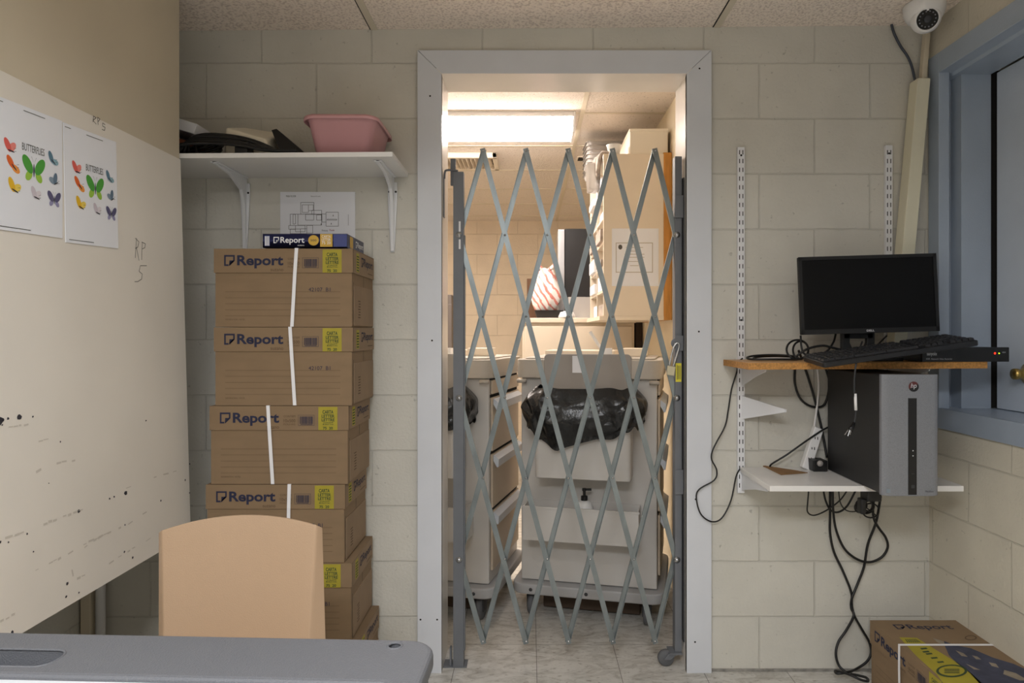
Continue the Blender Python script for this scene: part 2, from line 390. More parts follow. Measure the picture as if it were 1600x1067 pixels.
# store room beyond the doorway
struct(MB().box(-2.2, 2.0, 6.82, 7.0, 0, 2.45).build('wall_far', m_wall_far, world=True))
struct(MB().box(0.69, 0.9, 2.66, 6.82, 0, 2.45).build('wall_store_right', m_store, world=True))
struct(MB().box(-2.2, -2.0, 2.66, 6.82, 0, 2.45).build('wall_store_left', m_store, world=True))
struct(MB().box(-2.2, 0.9, 2.66, 7.0, ZC, 2.45).build('ceiling_store', m_ceil2, world=True))
b = MB()
for y in (2.86, 3.47, 4.08, 4.69, 5.30, 5.91, 6.52): b.box(-2.0, 0.69, y - 0.011, y + 0.011, ZC - 0.003, ZC)
b.box(0.255, 0.277, 2.66, 6.82, ZC - 0.0035, ZC); b.box(-0.965, -0.943, 2.66, 6.82, ZC - 0.0035, ZC)
struct(b.build('trim_5', m_tbar, world=True))
# door casing and lining
cy0, cy1 = 2.48, 2.50
b = MB()
a0, a1, i0, i1, zt, zi = -0.410, 0.662, -0.322, 0.571, 2.270, 2.184
b.prism([(a0, 0), (i0, 0), (i0, zi), (a0, zt)], cy0, cy1, 'y')
b.prism([(i1, 0), (a1, 0), (a1, zt), (i1, zi)], cy0, cy1, 'y')
b.prism([(a0 + .0012, zt), (i0 + .0006, zi + .0006), (i1 - .0006, zi + .0006), (a1 - .0012, zt)], cy0, cy1, 'y')
for px, py in ((672, 150), (1093, 107), (675, 532), (1092, 518), (1086, 1003), (657, 968), (683, 968), (1087, 780)):
    p = at(px, py, cy0 - .0005); b.ell((0, 0), .0035, .0035, 0, p, (1, 0, 0), (0, 0, 1), 1, 10)
struct(b.build('trim_1', [m_casing, m_gap], bevel=0.0015, world=True))
b = MB(); b.box(OX0, i0, cy0 + .0005, 2.67, 0, zi); b.box(i1, OX1, cy0 + .0005, 2.67, 0, zi); b.box(OX0, OX1, cy0 + .0005, 2.67, zi, OZ)
struct(b.build('trim_2', m_liner, world=True))
# caulk line along the floor
struct(MB().box(0.663, XR, 2.492, 2.5, 0, 0.008).box(XL, -0.411, 2.492, 2.5, 0, 0.008).build('baseboard_back', mat('caulk', '#8d8a84', 0.8, var=0.3, vscale=40), world=True))
# hung partition over the board
struct(MB().box(-1.22, -1.132, -1.9, 2.2, 1.79, 2.40).build('wall_partition', m_part, bevel=0.002, world=True))

# window in the right wall: blue steel frame with a blank blue leaf
win = bpy.data.objects.new('window_1', None); C.objects.link(win); win.location = (1.5, 2.43, 0.96); win['kind'] = 'structure'
b = MB()
fz0, fz1, fy0, fy1 = 0.90, 2.24, 0.84, 2.492
b.box(XR - 0.008, XR - 0.0005, 2.43, fy1, fz0, fz1); b.box(XR - 0.008, XR - 0.0005, fy0, 0.92, fz0, fz1)
b.box(XR - 0.008, XR - 0.0005, 0.92, 2.43, fz0, 0.972); b.box(XR - 0.008, XR - 0.0005, 0.92, 2.43, 2.17, fz1)
jam = [(XR - 0.0075, 2.428), (1.494, 2.428), (1.496, 2.428), (1.497, 2.476), (1.531, 2.476), (1.532, 2.418), (1.638, 2.418), (1.638, 2.487), (XR - .0075, 2.487)]
b.prism(jam, WZ0 + .002, WZ1 - .002, 'z')
b.prism([(p, 3.34 - q) for p, q in jam][::-1], WZ0 + .002, WZ1 - .002, 'z')
b.prism([(XR - .0072, 2.168), (1.505, 2.168), (1.512, 2.158), (1.638, 2.158), (1.638, 2.1795), (XR - .0072, 2.1795)], 0.853, 2.4865, 'y')
b.build('frame', m_blue, win, bevel=0.0012)
MB().box(XR - 0.007, 1.66, 0.92, 2.478, 0.961, 0.972).build('sill', m_blue, win, bevel=0.0012)
MB().box(1.648, 1.688, 0.93, 2.404, 0.974, 2.158).build('leaf', m_blue2, win, bevel=0.002)
MB().box(1.69, 1.698, 0.91, 2.435, 0.965, 2.175).box(1.6385, 1.69, 2.43, 2.4395, 0.965, 2.175).build('dark_backing', m_gap, win)  # dark strip added behind the leaf so the gap at its edge looks shaded
b = MB(); b.lathe([(0, 0), (.034, 0), (.036, .004), (.022, .012), (.014, .03), (.018, .036), (.018, .05), (0, .052)], seg=20, M=Matrix.Translation((1.648, 2.25, 1.104)) @ Matrix.Rotation(-PI / 2, 4, 'Y'))
b.build('lock', m_brass, win, smooth=True)

# ------------------------------------------------------------------ left side: board, posters
def board_pt(px, py, off=0.0):
    a = (px - CX) / F; bb = (py - CY) / F
    Y = (-1.129 + 0.56 * 0.0275) / (a - 0.0275 * bb)
    return Vector((a * Y + off, Y, EYE - bb * Y))
BU = Vector((-0.0275, 0, 1)).normalized(); BR = Vector((0, 1, 0)); BN = BR.cross(BU)
b = MB()
for zz0, zz1 in ((0.592, 1.80),):
    xt = -1.129; xb = -1.129 + (1.80 - zz0) * 0.0275
    b.hexa([(xb - .02, -0.6, zz0), (xb, -0.6, zz0), (xb, 2.2, zz0), (xb - .02, 2.2, zz0), (xt - .02, -0.6, zz1), (xt, -0.6, zz1), (xt, 2.2, zz1), (xt - .02, 2.2, zz1)])
def bl(pts, wd, m):      # hand-drawn strokes on the board
    P = [board_pt(*p) + Vector((0.0006, 0, 0)) for p in pts]
    for p, q in zip(P[:-1], P[1:]):
        d = (q - p); d.normalize(); n = Vector((1, 0, 0)).cross(d) * wd / 2
        b.add([p - n, q - n, q + n, p + n], [(0, 1, 2, 3)], m)
for st in ([(211, 403), (213, 372)], [(211, 372), (217, 378), (215, 386), (211, 388)], [(213, 387), (217, 407)], [(221, 406), (222, 378)], [(221, 378), (227, 381), (226, 387), (222, 389)],
           [(229, 415), (219, 415), (217, 424)], [(217, 424), (222, 428), (221, 436), (215, 440), (210, 440)],
           [(145, 191), (146, 181)], [(145, 181), (150, 184), (145, 188), (150, 194)], [(153, 195), (152, 183)], [(152, 183), (156, 186), (153, 190)],
           [(164, 195), (160, 192), (160, 197)], [(160, 197), (164, 199), (163, 204), (159, 202)]):
    bl(st, 0.0018, 1)
for px, py, r in ((0, 657, 9), (3, 656, 5), (30, 651, 6), (12, 654, 3), (51, 651, 2), (94, 690, 2), (196, 770, 5), (123, 799, 4), (171, 779, 2.5), (178, 776, 2.5), (251, 782, 2), (228, 657, 2), (0, 847, 3), (42, 834, 2), (13, 847, 2),
                  (52, 862, 2), (195, 820, 2), (207, 871, 2.5), (194, 862, 2.5), (296, 725, 2), (296, 770, 2), (289, 750, 2), (105, 912, 4), (103, 932, 3), (123, 926, 2), (19, 988, 4), (3, 664, 2), (76, 755, 1.5)):
    p = board_pt(px, py) + Vector((0.0006, 0, 0)); k = p.y / F
    b.plane_pts([(r * k * (.6 + .5 * random.random()) * math.cos(t * PI / 4), r * k * (.45 + .5 * random.random()) * math.sin(t * PI / 4)) for t in range(8)], p, BR, BU, 2)
for st in ([(0, 843), (30, 833), (60, 822), (90, 811), (130, 795), (150, 788)], [(55, 891), (90, 873), (130, 851), (170, 832), (200, 818), (230, 799)], [(110, 868), (160, 836), (190, 823)], [(240, 746), (270, 738), (285, 733)],
           [(120, 905), (170, 880), (235, 840)], [(110, 880), (114, 900)], [(40, 745), (80, 724), (120, 718)], [(136, 633), (153, 631)], [(5, 670), (45, 662)], [(180, 770), (205, 760)], [(60, 690), (90, 682)], [(0, 970), (26, 958)]):
    for p_, q_ in zip(st[:-1], st[1:]):
        k_ = max(2, int(abs(q_[0] - p_[0]) / 7))
        for c_ in range(k_):
            if random.random() < .45: continue
            f0, f1 = c_ / k_, (c_ + .5 + random.random() * .6) / k_
            oy = random.uniform(-1.5, 1.5)
            bl([(p_[0] + (q_[0] - p_[0]) * f0, p_[1] + (q_[1] - p_[1]) * f0 + oy), (p_[0] + (q_[0] - p_[0]) * f1, p_[1] + (q_[1] - p_[1]) * f1 + oy * .5)], random.uniform(.002, .006), 3)
o = b.build('wall_board', [mat('board_paint', '#eae4da', 0.42, var=0.035, vscale=3), m_pencil, m_chip, m_smudge], bevel=0.0)
tag(o, 'large off-white scuffed board on the partition with RP 5 pencilled on it', 'board')

WING = {'red': ('#e0645a', '#ec8b80'), 'orange': ('#e2692c', '#f09a44'), 'yellow': ('#e8b928', '#f0d35e'), 'green': ('#4fa23e', '#9ec948'), 'blue': ('#5d7f93', '#8cb0bd'), 'slate': ('#63788c', '#8698a8'), 'purple': ('#5d5a7c', '#9895b8'), 'lilac': ('#cfc6cf', '#e0d9df')}
pm = [m_paper2, m_pencil, m_chip]; WI = {}
for k, (c1, c2) in WING.items():
    WI[k] = len(pm); pm += [mat('wing_' + k, c1, 0.8), mat('wing_pale_' + k, c2, 0.8)]
def poster(TL, TR, BL, label):
    TL, TR, BL = [board_pt(*p) for p in (TL, TR, BL)]
    w_ = (TR - TL).length; h_ = (BL - TL).length
    R = (TR - TL).normalized(); D = (BL - TL).normalized(); N = Vector((1, 0, 0))
    O = TL + N * 0.0025; b = MB()
    b.add([TL + N * .0007, TR + N * .0007, TR + D * h_ + N * .0007, BL + N * .0007, O, O + R * w_, O + R * w_ + D * h_, O + D * h_], [(0, 1, 2, 3), (7, 6, 5, 4), (0, 4, 5, 1), (1, 5, 6, 2), (2, 6, 7, 3), (3, 7, 4, 0)])
    lay = [0]
    def G(pts, m):
        lay[0] += 1; o_ = O + N * (0.0003 + lay[0] * 0.00002)
        b.add([o_ + R * (u * w_) + D * (v * h_) for u, v in pts], [tuple(range(len(pts)))], m)
    def E(u, v, a, c, ang, m):
        ca, sa = math.cos(ang), math.sin(ang); asp = w_ / h_
        G([(u + (a * math.cos(t) * ca - c * math.sin(t) * sa), v + (a * math.cos(t) * sa + c * math.sin(t) * ca) * asp) for t in [2 * PI * i / 20 for i in range(20)]], m)
    def spread(u, v, s, k, low=0.8):
        for sg in (-1, 1):
            E(u + sg * s * .42, v + s * .28, s * .36, s * .24, sg * .9, WI[k] + 1)
            E(u + sg * s * .52, v - s * .22, s * .62, s * .33, sg * -0.95, WI[k])
        E(u, v, s * .05, s * .42, 0, 2)
        for sg in (-1, 1): G([(u, v - s * .3), (u + sg * s * .2, v - s * .62), (u + sg * s * .21, v - s * .60)], 2)
    def perch(u, v, s, k, a1, a2):
        E(u + .36 * s * math.cos(a2), v + .26 * s * math.sin(a2), s * .45, s * .27, a2, WI[k] + 1)
        E(u + .4 * s * math.cos(a1), v + .29 * s * math.sin(a1), s * .55, s * .26, a1, WI[k])
        E(u + .02, v + s * .04, s * .34, s * .06, (a1 + a2) / 2 + PI / 2, 2)
        for q in (-.12, .05): G([(u + s * .3, v + q * s), (u + s * .62, v + q * s - .01), (u + s * .62, v + q * s - .006)], 1)
    perch(.21, .38, .14, 'red', -2.1, -.8); perch(.25, .50, .135, 'orange', -2.2, .5); perch(.26, .68, .145, 'yellow', -2.0, -.5)
    spread(.55, .49, .175, 'green'); perch(.57, .70, .13, 'lilac', -2.0, -.7)
    perch(.83, .37, .125, 'blue', -2.0, .1); perch(.87, .545, .12, 'slate', -1.4, -2.7); spread(.86, .69, .11, 'purple')
    O2 = O + N * 0.0006
    b.text('BUTTERFLIES', .38 * w_, .71 * w_, -.350 * h_, -.292 * h_, O2, R, -D, 1)
    for a0_, a1_, v in ((.40, .72, .035), (.02, .12, .03), (.05, .5, .972)): b.rect(a0_ * w_, a1_ * w_, -v * h_ - .0012, -v * h_ + .0004, O2, R, -D, 1)
    return tag(b.build('butterfly_poster', pm), label, 'poster', 'butterfly posters on the board')
poster((-12, 147), (95.5, 189), (-12, 357), 'white paper sheet of coloured butterflies, the one farther from the doorway, partly cut off')
poster((97.5, 191), (180, 222), (101.5, 378.5), 'white paper sheet of coloured butterflies nearer the doorway, under the pencilled RP 5')

# pipe in the corner behind the board
b = MB(); b.tube([(-1.548, 2.455, 0), (-1.548, 2.455, 2.33)], 0.016, 12); 
tag(b.build('wall_pipe', m_white, smooth=True), 'off-white vertical pipe in the corner behind the scuffed board', 'pipe')
b = MB(); b.box(-1.612, -1.575, 2.44, 2.498, 0, 2.33)
tag(b.build('corner_conduit', m_part, bevel=0.003), 'beige boxed conduit in the wall corner beside the white pipe', 'conduit')

# ------------------------------------------------------------------ left wall shelf
sh = thing('wall_shelf', 'white shelf on two brackets above the stacked cartons', 'shelf', (-1.03, 2.35, 1.81))
b = MB(); b.hexa([(XL + .005, 2.21, 1.803), (-.446, 2.21, 1.812), (-.446, 2.499, 1.812), (XL + .005, 2.499, 1.803), (XL + .005, 2.21, 1.819), (-.446, 2.21, 1.828), (-.446, 2.499, 1.828), (XL + .005, 2.499, 1.819)])
b.build('shelf_board', m_shelfw, sh, bevel=0.001)
for x, zt_, zb in ((-1.043, 1.807, 1.545), (-.503, 1.811, 1.535)):
    b = MB()
    b.prism([(2.497, zb), (2.497, zt_), (2.25, zt_), (2.25, zt_ - .006), (2.36, zt_ - .016), (2.455, zt_ - .05), (2.478, zt_ - .10), (2.486, zb + .004)], x - .006, x + .006, 'x')
    b.prism([(x - .017, zt_ - .02), (x + .017, zt_ - .02), (x + .017, zt_ - .08), (x + .007, zb), (x - .007, zb), (x - .017, zt_ - .08)], 2.492, 2.4985, 'y')
    b.box(x - .014, x + .014, 2.25, 2.49, zt_ - .004, zt_)
    for dx, dz in ((-.012, -.055), (.012, -.055), (0, zb - zt_ + .012)): b.ell((0, 0), .004, .004, 0, (x + dx, 2.4915, zt_ + dz), (1, 0, 0), (0, 0, 1), 1, 10)
    b.build('bracket', [m_whitemetal, m_gap], sh, bevel=0.001)

ZS = 1.8235
# pink basin
bs = thing('basin', 'pink plastic wash basin on the white shelf', 'basin', (-.615, 2.35, 1.827))
b = MB(); rings = []
for (ix, iy, z, r) in ((0.024, 0.024, 1.827, .03), (0.0, 0.0, 1.95, .035), (-.012, -.012, 1.954, .038), (-.012, -.012, 1.942, .038)):
    rings.append([(x, y, z + (0.006 * math.cos((x + .627) * 22) if z > 1.9 else 0) - 0.004) for x, y in rrect(-.736 + ix, -.512 - ix, 2.235 + iy, 2.485 - iy, r)])
n = len(rings[0]); V = [p for r in rings for p in r]; Fc = [tuple(range(n - 1, -1, -1))]
for i in range(3):
    for k in range(n): Fc.append((i * n + k, i * n + (k + 1) % n, (i + 1) * n + (k + 1) % n, (i + 1) * n + k))
b.add([(x, y, z + .0045) for x, y, z in V], Fc); o = b.build('tub', m_pink, bs, smooth=True, solid=0.003)
# cream plastic cover
b = MB(); b.hexa([(-1.05, 2.33, 1.830), (-.885, 2.31, 1.830), (-.87, 2.47, 1.830), (-1.04, 2.47, 1.830), (-1.045, 2.33, 1.945), (-.895, 2.31, 1.895), (-.90, 2.47, 1.965), (-1.04, 2.47, 1.985)])
tag(b.build('plastic_cover', mat('cream_plastic', '#f0e8d4', 0.4), bevel=.012), 'cream plastic cover lying among the black cables on the shelf', 'cover')
# black folder leaning
def folder():
    b = MB(); P = [at(486, 240, 2.30), at(424, 203, 2.34), at(432, 201, 2.36), at(441, 240, 2.30)]
    P[0].z = P[3].z = 1.829
    Q = [P[1], P[2], P[0], P[3]]
    k = Vector((0, .11, .0))
    b.hexa([Q[3], Q[2], Q[2] + k, Q[3] + k, Q[0], Q[1], Q[1] + k, Q[0] + k])
    return b
tag(folder().build('folder', m_black, bevel=.001), 'black wedge-shaped folder leaning beside the pink basin', 'folder')
b = MB(); b.box(-.975, -.93, 2.245, 2.295, 1.8275, 1.872); tag(b.build('power_adapter', m_black, bevel=.004), 'small black power adapter before the cream cover on the shelf', 'adapter')
b = MB(); rr = random.Random(12)
for q in range(7):
    hh = .018 + .008 * q; yy_ = 2.232 + .009 * q
    xs_ = (-1.19 + .012 * q, -1.13, -1.04, -.95, -.86, -.77 - .012 * q)
    zs_ = (1.842, 1.842 + hh * .9, 1.842 + hh, 1.84 + hh * .72, 1.836 + hh * .3, 1.8335)
    b.tube(smooth_path([(x + rr.uniform(-.01, .01), yy_ + rr.uniform(-.004, .004), max(z + rr.uniform(-.004, .004), 1.8335)) for x, z in zip(xs_, zs_)], 6), .0052, 7)
tag(b.build('power_cable', m_cable, smooth=True), 'longest black cable sweeping in flat loops along the white shelf', 'cable', 'black cables on the white shelf')
for i, (cx_, w_, h_, y_, lab) in enumerate(( (-1.17, .12, .055, 2.315, 'tall loop of black cable on the shelf by the partition'), (-.88, .075, .010, 2.33, 'short black cable coil between the cream cover and the folder'))):
    b = MB()
    for q in range(4):
        pts = []
        for k in range(16):
            t = 2 * PI * k / 16
            pts.append((cx_ + (w_ - .012 * q) * math.cos(t) + .015 * q, y_ + .022 * math.sin(t) + .004 * q, 1.833 + h_ * (1 + math.sin(t + q * .4 + i)) * .5 * (1 + .3 * math.sin(t * .5)) + .006 * q))
        b.tube(smooth_path(pts, 3, True), 0.0055, 6, closed=True)
    tag(b.build('power_cable', m_cable, smooth=True), lab, 'cable', 'black cables on the white shelf')
b = MB(); M = rot_m((-1.245, 2.39, 1.945), ry=math.radians(17)); b.box(-.16, .115, -.09, .10, 0, .036, 0, M)
tag(b.build('flat_box', m_paper, bevel=.002), 'flat white box tilted on the shelf beside the partition edge', 'box')
b = MB(); M = rot_m((-1.265, 2.40, 1.83), ry=math.radians(14)); b.box(-.15, .10, -.09, .08, .04, .085, 0, M)
tag(b.build('orange_box', mat('orange_board', '#8a5238', 0.7), bevel=.002), 'dark orange box under the tilted white one on the shelf', 'box')
b = MB(); b.box(-1.42, -1.19, 2.35, 2.48, 1.824, 1.862); tag(b.build('cardboard_tray', m_brown, bevel=.002), 'low brown cardboard box lowest in the pile by the partition edge', 'box')
b = MB(); b.tube([(-1.30, 2.228, 1.842), (-1.17, 2.228, 1.842)], .0155, 14); tag(b.build('white_roll', m_white, smooth=True, bevel=.003), 'short white roll at the shelf front next to the partition', 'roll')

# floor plan sheet
b = MB(); X0, X1, Z0, Z1 = -.916, -.641, 1.545, 1.757; yy = 2.4985
b.box(X0, X1, yy - .0008, yy, Z0, Z1)
def fp(cx_, cy_): p = at(440 + cx_ / 13.333, 290 + cy_ / 13.333, 2.4975); return (p.x, p.z)
Op = (0, yy - .0014, 0); Rp = (1, 0, 0); Up = (0, 0, 1)
def fr(x0, y0, x1, y1, wd=.0014):
    q = [fp(x0, y0), fp(x1, y0), fp(x1, y1), fp(x0, y1)]
    for i in range(4): b.line(q[i], q[(i + 1) % 4], wd, Op, Rp, Up, 1)
for r_ in ((400, 350, 675, 595), (180, 595, 340, 830), (340, 595, 835, 825), (630, 515, 835, 600), (925, 555, 1185, 845), (150, 830, 290, 910), (290, 830, 490, 960), (525, 830, 650, 990), (180, 905, 395, 1000), (240, 600, 290, 800), (500, 600, 670, 720), (730, 610, 830, 720), (430, 400, 560, 560), (560, 400, 660, 520), (950, 700, 1150, 720), (395, 900, 525, 1000), (840, 590, 925, 760)): fr(*r_)
for s_, x0, y0, x1, y1, mm in (('Primary', 840, 915, 965, 965, 1), ('Route', 1000, 905, 1100, 945, 2), ('MAIN FLOOR', 95, 200, 300, 240, 1), ('Second exit', 610, 210, 810, 232, 1)):
    p0 = fp(x0, y1); p1 = fp(x1, y0); b.text(s_, p0[0], p1[0], p0[1], p1[1], Op, Rp, Up, mm)
for x, y in ((1075, 620), (1035, 790), (825, 800)):
    p = fp(x, y); b.plane_pts([(p[0] - .002, p[1] - .003), (p[0] + .002, p[1] - .003), (p[0], p[1] + .004)], Op, Rp, Up, 1)
b.line(fp(1390, 600), fp(1390, 830), .001, Op, Rp, Up, 1)
tag(b.build('floor_plan', [m_paper, m_pencil, mat('red_ink', '#a03a4a', 0.8)]), 'white floor plan sheet taped on the block wall behind the cartons', 'paper')

# ------------------------------------------------------------------ cartons
CW, CD, CH, LH = 0.44, 0.29, 0.2502, 0.077
MC = [m_card, m_inkt, m_yel, m_grn, m_ink2, m_gap, m_card2]
def logo(b, a0, a1, b0, b1, O, R, U, m, m2=None):
    A = a1 - a0; B = b1 - b0; t = .15
    outer = [(0, 0), (0, 1), (1, 1), (1, .48), (.5, 0)]; inner = [(t, t), (t, 1 - t), (1 - t, 1 - t), (1 - t, .55), (.5, t + .02)]
    f = lambda p: (a0 + p[0] * A, b0 + p[1] * B)
    for i in range(5):
        j = (i + 1) % 5
        if i == 4: continue
        b.plane_pts([f(outer[i]), f(outer[j]), f(inner[j]), f(inner[i])], O, R, U, m)
    b.plane_pts([f((.0, 0)), f((.42, 0)), f((.42, t)), f((t, t))], O, R, U, m)
    b.plane_pts([f((.46, 0)), f((.50, .5)), f((1, .50))], O, R, U, m if m2 is None else m2)
def lid_prints(b, side=True):
    W2, D2 = CW / 2 + .002, CD / 2 + .002
    O = (-W2, -D2 - .0006, CH); R = (1, 0, 0); U = (0, 0, 1); k = (2 * W2) / 1202.0
    u = lambda c: (c - 88) * k
    v = lambda c: -(c - 205) * k
    logo(b, u(178), u(270), v(355), v(260), O, R, U, 1)
    b.text('Report', u(290), u(690), v(376), v(262), O, R, U, 1, .03)
    b.text('suzano', u(580), u(690), v(400), v(380), O, R, U, 4)
    for y0, y1, s_ in ((285, 302, 'CONTEM'), (318, 345, '10x500'), (355, 370, 'FOLHAS')): b.text(s_, u(730), u(830), v(y1), v(y0), O, R, U, 4)
    for q in ((855, 283, 995, 285), (855, 371, 995, 373), (855, 283, 857, 373), (993, 283, 995, 373)): b.rect(u(q[0]), u(q[2]), v(q[3]), v(q[1]), O, R, U, 1)
    x = 870; rr = random.Random(3)
    while x < 982:
        wd = rr.choice((2, 3, 4, 6)); b.rect(u(x), u(x + wd), v(358), v(295), O, R, U, 1); x += wd + rr.choice((2, 2, 3, 4))
    b.rect(u(875), u(978), v(366), v(361), O, R, U, 1)
    b.rect(u(1030), u(1195), v(413), v(212), O, R, U, 2)
    O3 = (O[0], O[1] - .0003, O[2])
    for s_, x0, x1, y0, y1 in (('CARTA', 1066, 1160, 240, 272), ('LETTER', 1058, 1170, 278, 306), ('LETTRE', 1058, 1170, 311, 338), ('216x279', 1072, 1158, 344, 354), ('8.5x11in', 1068, 1160, 358, 368), ('75  20', 1070, 1155, 384, 408)):
        b.text(s_, u(x0), u(x1), v(y1), v(y0), O3, R, U, 3, .03)
    if side:
        O = (W2 + .0006, -D2, CH); R = (0, 1, 0)
        b.rect(.045, .082, -.070, -.008, O, R, U, 2)
        for j in range(6): b.rect(.050, .077, -.066 + j * .009, -.062 + j * .009, (O[0] + .0002, O[1], O[2]), R, U, 3)
        logo(b, .112, .142, -.048, -.016, O, R, U, 1); b.text('Report', .148, .272, -.052, -.016, O, R, U, 1, .012)
        b.rect(.20, .272, -.064, -.0615, O, R, U, 4)
def make_lid(parent, top=None):
    b = MB(); W2, D2 = CW / 2 + .002, CD / 2 + .002
    b.box(-W2, W2, -D2, D2, CH - .0035, CH); t = .003
    b.box(-W2, W2, -D2, -D2 + t, CH - LH, CH - .0035); b.box(-W2, W2, D2 - t, D2, CH - LH, CH - .0035)
    b.box(-W2, -W2 + t, -D2 + t, D2 - t, CH - LH, CH - .0035, 6); b.box(W2 - t, W2, -D2 + t, D2 - t, CH - LH, CH - .0035, 6)
    b.rect(-.0012, .0012, -LH, 0, (W2 + .0004, -D2 + .010, CH), (0, 1, 0), (0, 0, 1), 4)
    lid_prints(b)
    mm = list(MC)
    if top: top(b, mm)
    return b.build('lid', mm, parent, local=True)
def make_body(parent, code=True):
    b = MB(); W2, D2 = CW / 2 - .0015, CD / 2 - .0015
    b.box(-W2, W2, -D2, D2, 0, CH - .004)
    k = .44 / 1202.0; O = (-.22, -D2 - .0005, CH); R = (1, 0, 0); U = (0, 0, 1)
    u = lambda c: (c - 88) * k
    v = lambda c: -(c - 205) * k
    for y in (580, 632, 685, 738, 790): b.rect(u(178), u(1185), v(y + 2.4), v(y), O, R, U, 4)
    if code: b.text('42107  B1', u(908), u(1098), v(578), v(545), O, R, U, 1)
    b.text('INFORMATION / NOTES', u(180), u(350), v(830), v(818), O, R, U, 4)
    O = (W2 + .0004, -D2, 0); R = (0, 1, 0)
    b.box(W2, W2 + .0025, -D2 + .022, D2 - .002, .004, .135, 6)
    b.rect(.0185, .0215, .004, .145, O, R, U, 5); b.rect(.15, .153, .136, .172, O, R, U, 5)
    for j in range(7): b.rect(.07 + .003 * (j % 3), .10, .03 + j * .009, .0335 + j * .009, (O[0] + .0025, O[1], 0), R, U, 4)
    return b.build('body', MC, parent, local=True)
def make_strap(parent, xt, xb):
    b = MB(); D2 = CD / 2 + .0036; w_ = .0055
    xm = xt + (xb - xt) * .33
    P = [(xt, D2, 0.002), (xt, D2, CH + .0015), (xt, -D2, CH + .0015), (xm, -D2 - .001, CH - LH), (xb, -D2 + .0008, .001)]
    for q, r_ in zip(P[:-1], P[1:]):
        b.add([(q[0] - w_, q[1], q[2]), (r_[0] - w_, r_[1], r_[2]), (r_[0] + w_, r_[1], r_[2]), (q[0] + w_, q[1], q[2])], [(0, 1, 2, 3)])
    o = b.build('strap', m_strap, parent, local=True, solid=.0009); o['label'] = 'white plastic packing strap'; return o
stack = [  # right edge x, z level from floor, strap px top/bottom (in carton x), small turn
    (-.550, 0.05, .05, -.3), (-.573, 0.02, .03, .3), (-.595, 0.045, .04, .3), (-.583, -.035, -.02, .2), (-.569, .022, .037, .0), (-.569, .043, .028, .0)]
labs = ['brown paper carton at the very bottom of the stack, mostly hidden by the table', 'brown paper carton second from the floor, showing beside the tan chair', 'brown paper carton directly behind the top edge of the tan chair', 'brown paper carton third from the top, its strap crossing the word Report',
        'brown paper carton second from the top of the stack', 'topmost brown paper carton, with the blue paper ream lying on it']
proto = None
for i, (xr, st, sb, tz) in enumerate(stack):
    loc = (xr - CW / 2, 2.178 + CD / 2 + .002, 0.0005 + i * (CH + .0015))
    if proto is None:
        t = thing('paper_carton', labs[i], 'carton', loc, math.radians(tz), 'stacked brown paper cartons')
        make_lid(t); make_body(t); proto = t
    else:
        t = copy_tree(proto)
        for ch in list(t.children):
            if ch.name.startswith('strap'): bpy.data.objects.remove(ch)
        t.location = loc; t.rotation_euler = (0, 0, math.radians(tz)); t['label'] = labs[i]
    if i == 3:
        old = [c for c in t.children if c.name.startswith('body')][0]; bpy.data.objects.remove(old); make_body(t, code=False)
    make_strap(t, st, sb)

# ream on top
b = MB(); zr = 6 * (CH + .0015) + .004; rx0, rx1, ry0, ry1, rh = -.860, -.588, 2.192, 2.408, .0445
b.box(rx0, rx1, ry0, ry1, zr, zr + rh)
O = (rx0, ry0 - .0006, zr); R = (1, 0, 0); U = (0, 0, 1); k = (rx1 - rx0) / (1225 - 510.)
u = lambda c: (c - 510) * k
v = lambda c: (203 - c) * k
b.rect(u(525), u(570), v(190), v(100), O, R, U, 3)
for dx in (0, 14, 28): b.rect(u(529 + dx), u(538 + dx), v(186), v(106), (O[0], O[1] - .0003, O[2]), R, U, 1)
logo(b, u(602), u(648), v(165), v(112), O, R, U, 1); b.text('Report', u(660), u(863), v(178), v(112), O, R, U, 1, .015); b.text('suzano', u(805), u(862), v(188), v(180), O, R, U, 1)
b.ell((u(940), v(141)), u(985) - u(940), (u(985) - u(940)) * .98, 0, O, R, U, 2, 24); b.text('500', u(915), u(965), v(150), v(132), (O[0], O[1] - .0003, O[2]), R, U, 4)
b.rect(u(996), u(1100), v(196), v(88), O, R, U, 2)
for j, s_ in enumerate(('CARTA', 'LETTER', '75 20')): b.text(s_, u(1010), u(1085), v(120 + j * 27), v(98 + j * 27), (O[0], O[1] - .0003, O[2]), R, U, 1)
b.rect(u(1108), u(1222), v(196), v(90), O, R, U, 3)
O = (rx1 + .0006, ry0, zr); R = (0, 1, 0)
b.rect(.03, .07, .004, rh - .004, O, R, U, 2); logo(b, .105, .125, .012, .034, O, R, U, 1); b.text('Report', .13, .205, .010, .034, O, R, U, 1, .015)
tag(b.build('paper_ream', [m_navy, m_whitetxt, m_gold, m_navy2, m_inkt], bevel=0.0008), 'dark blue wrapped paper ream lying on the topmost carton', 'ream')

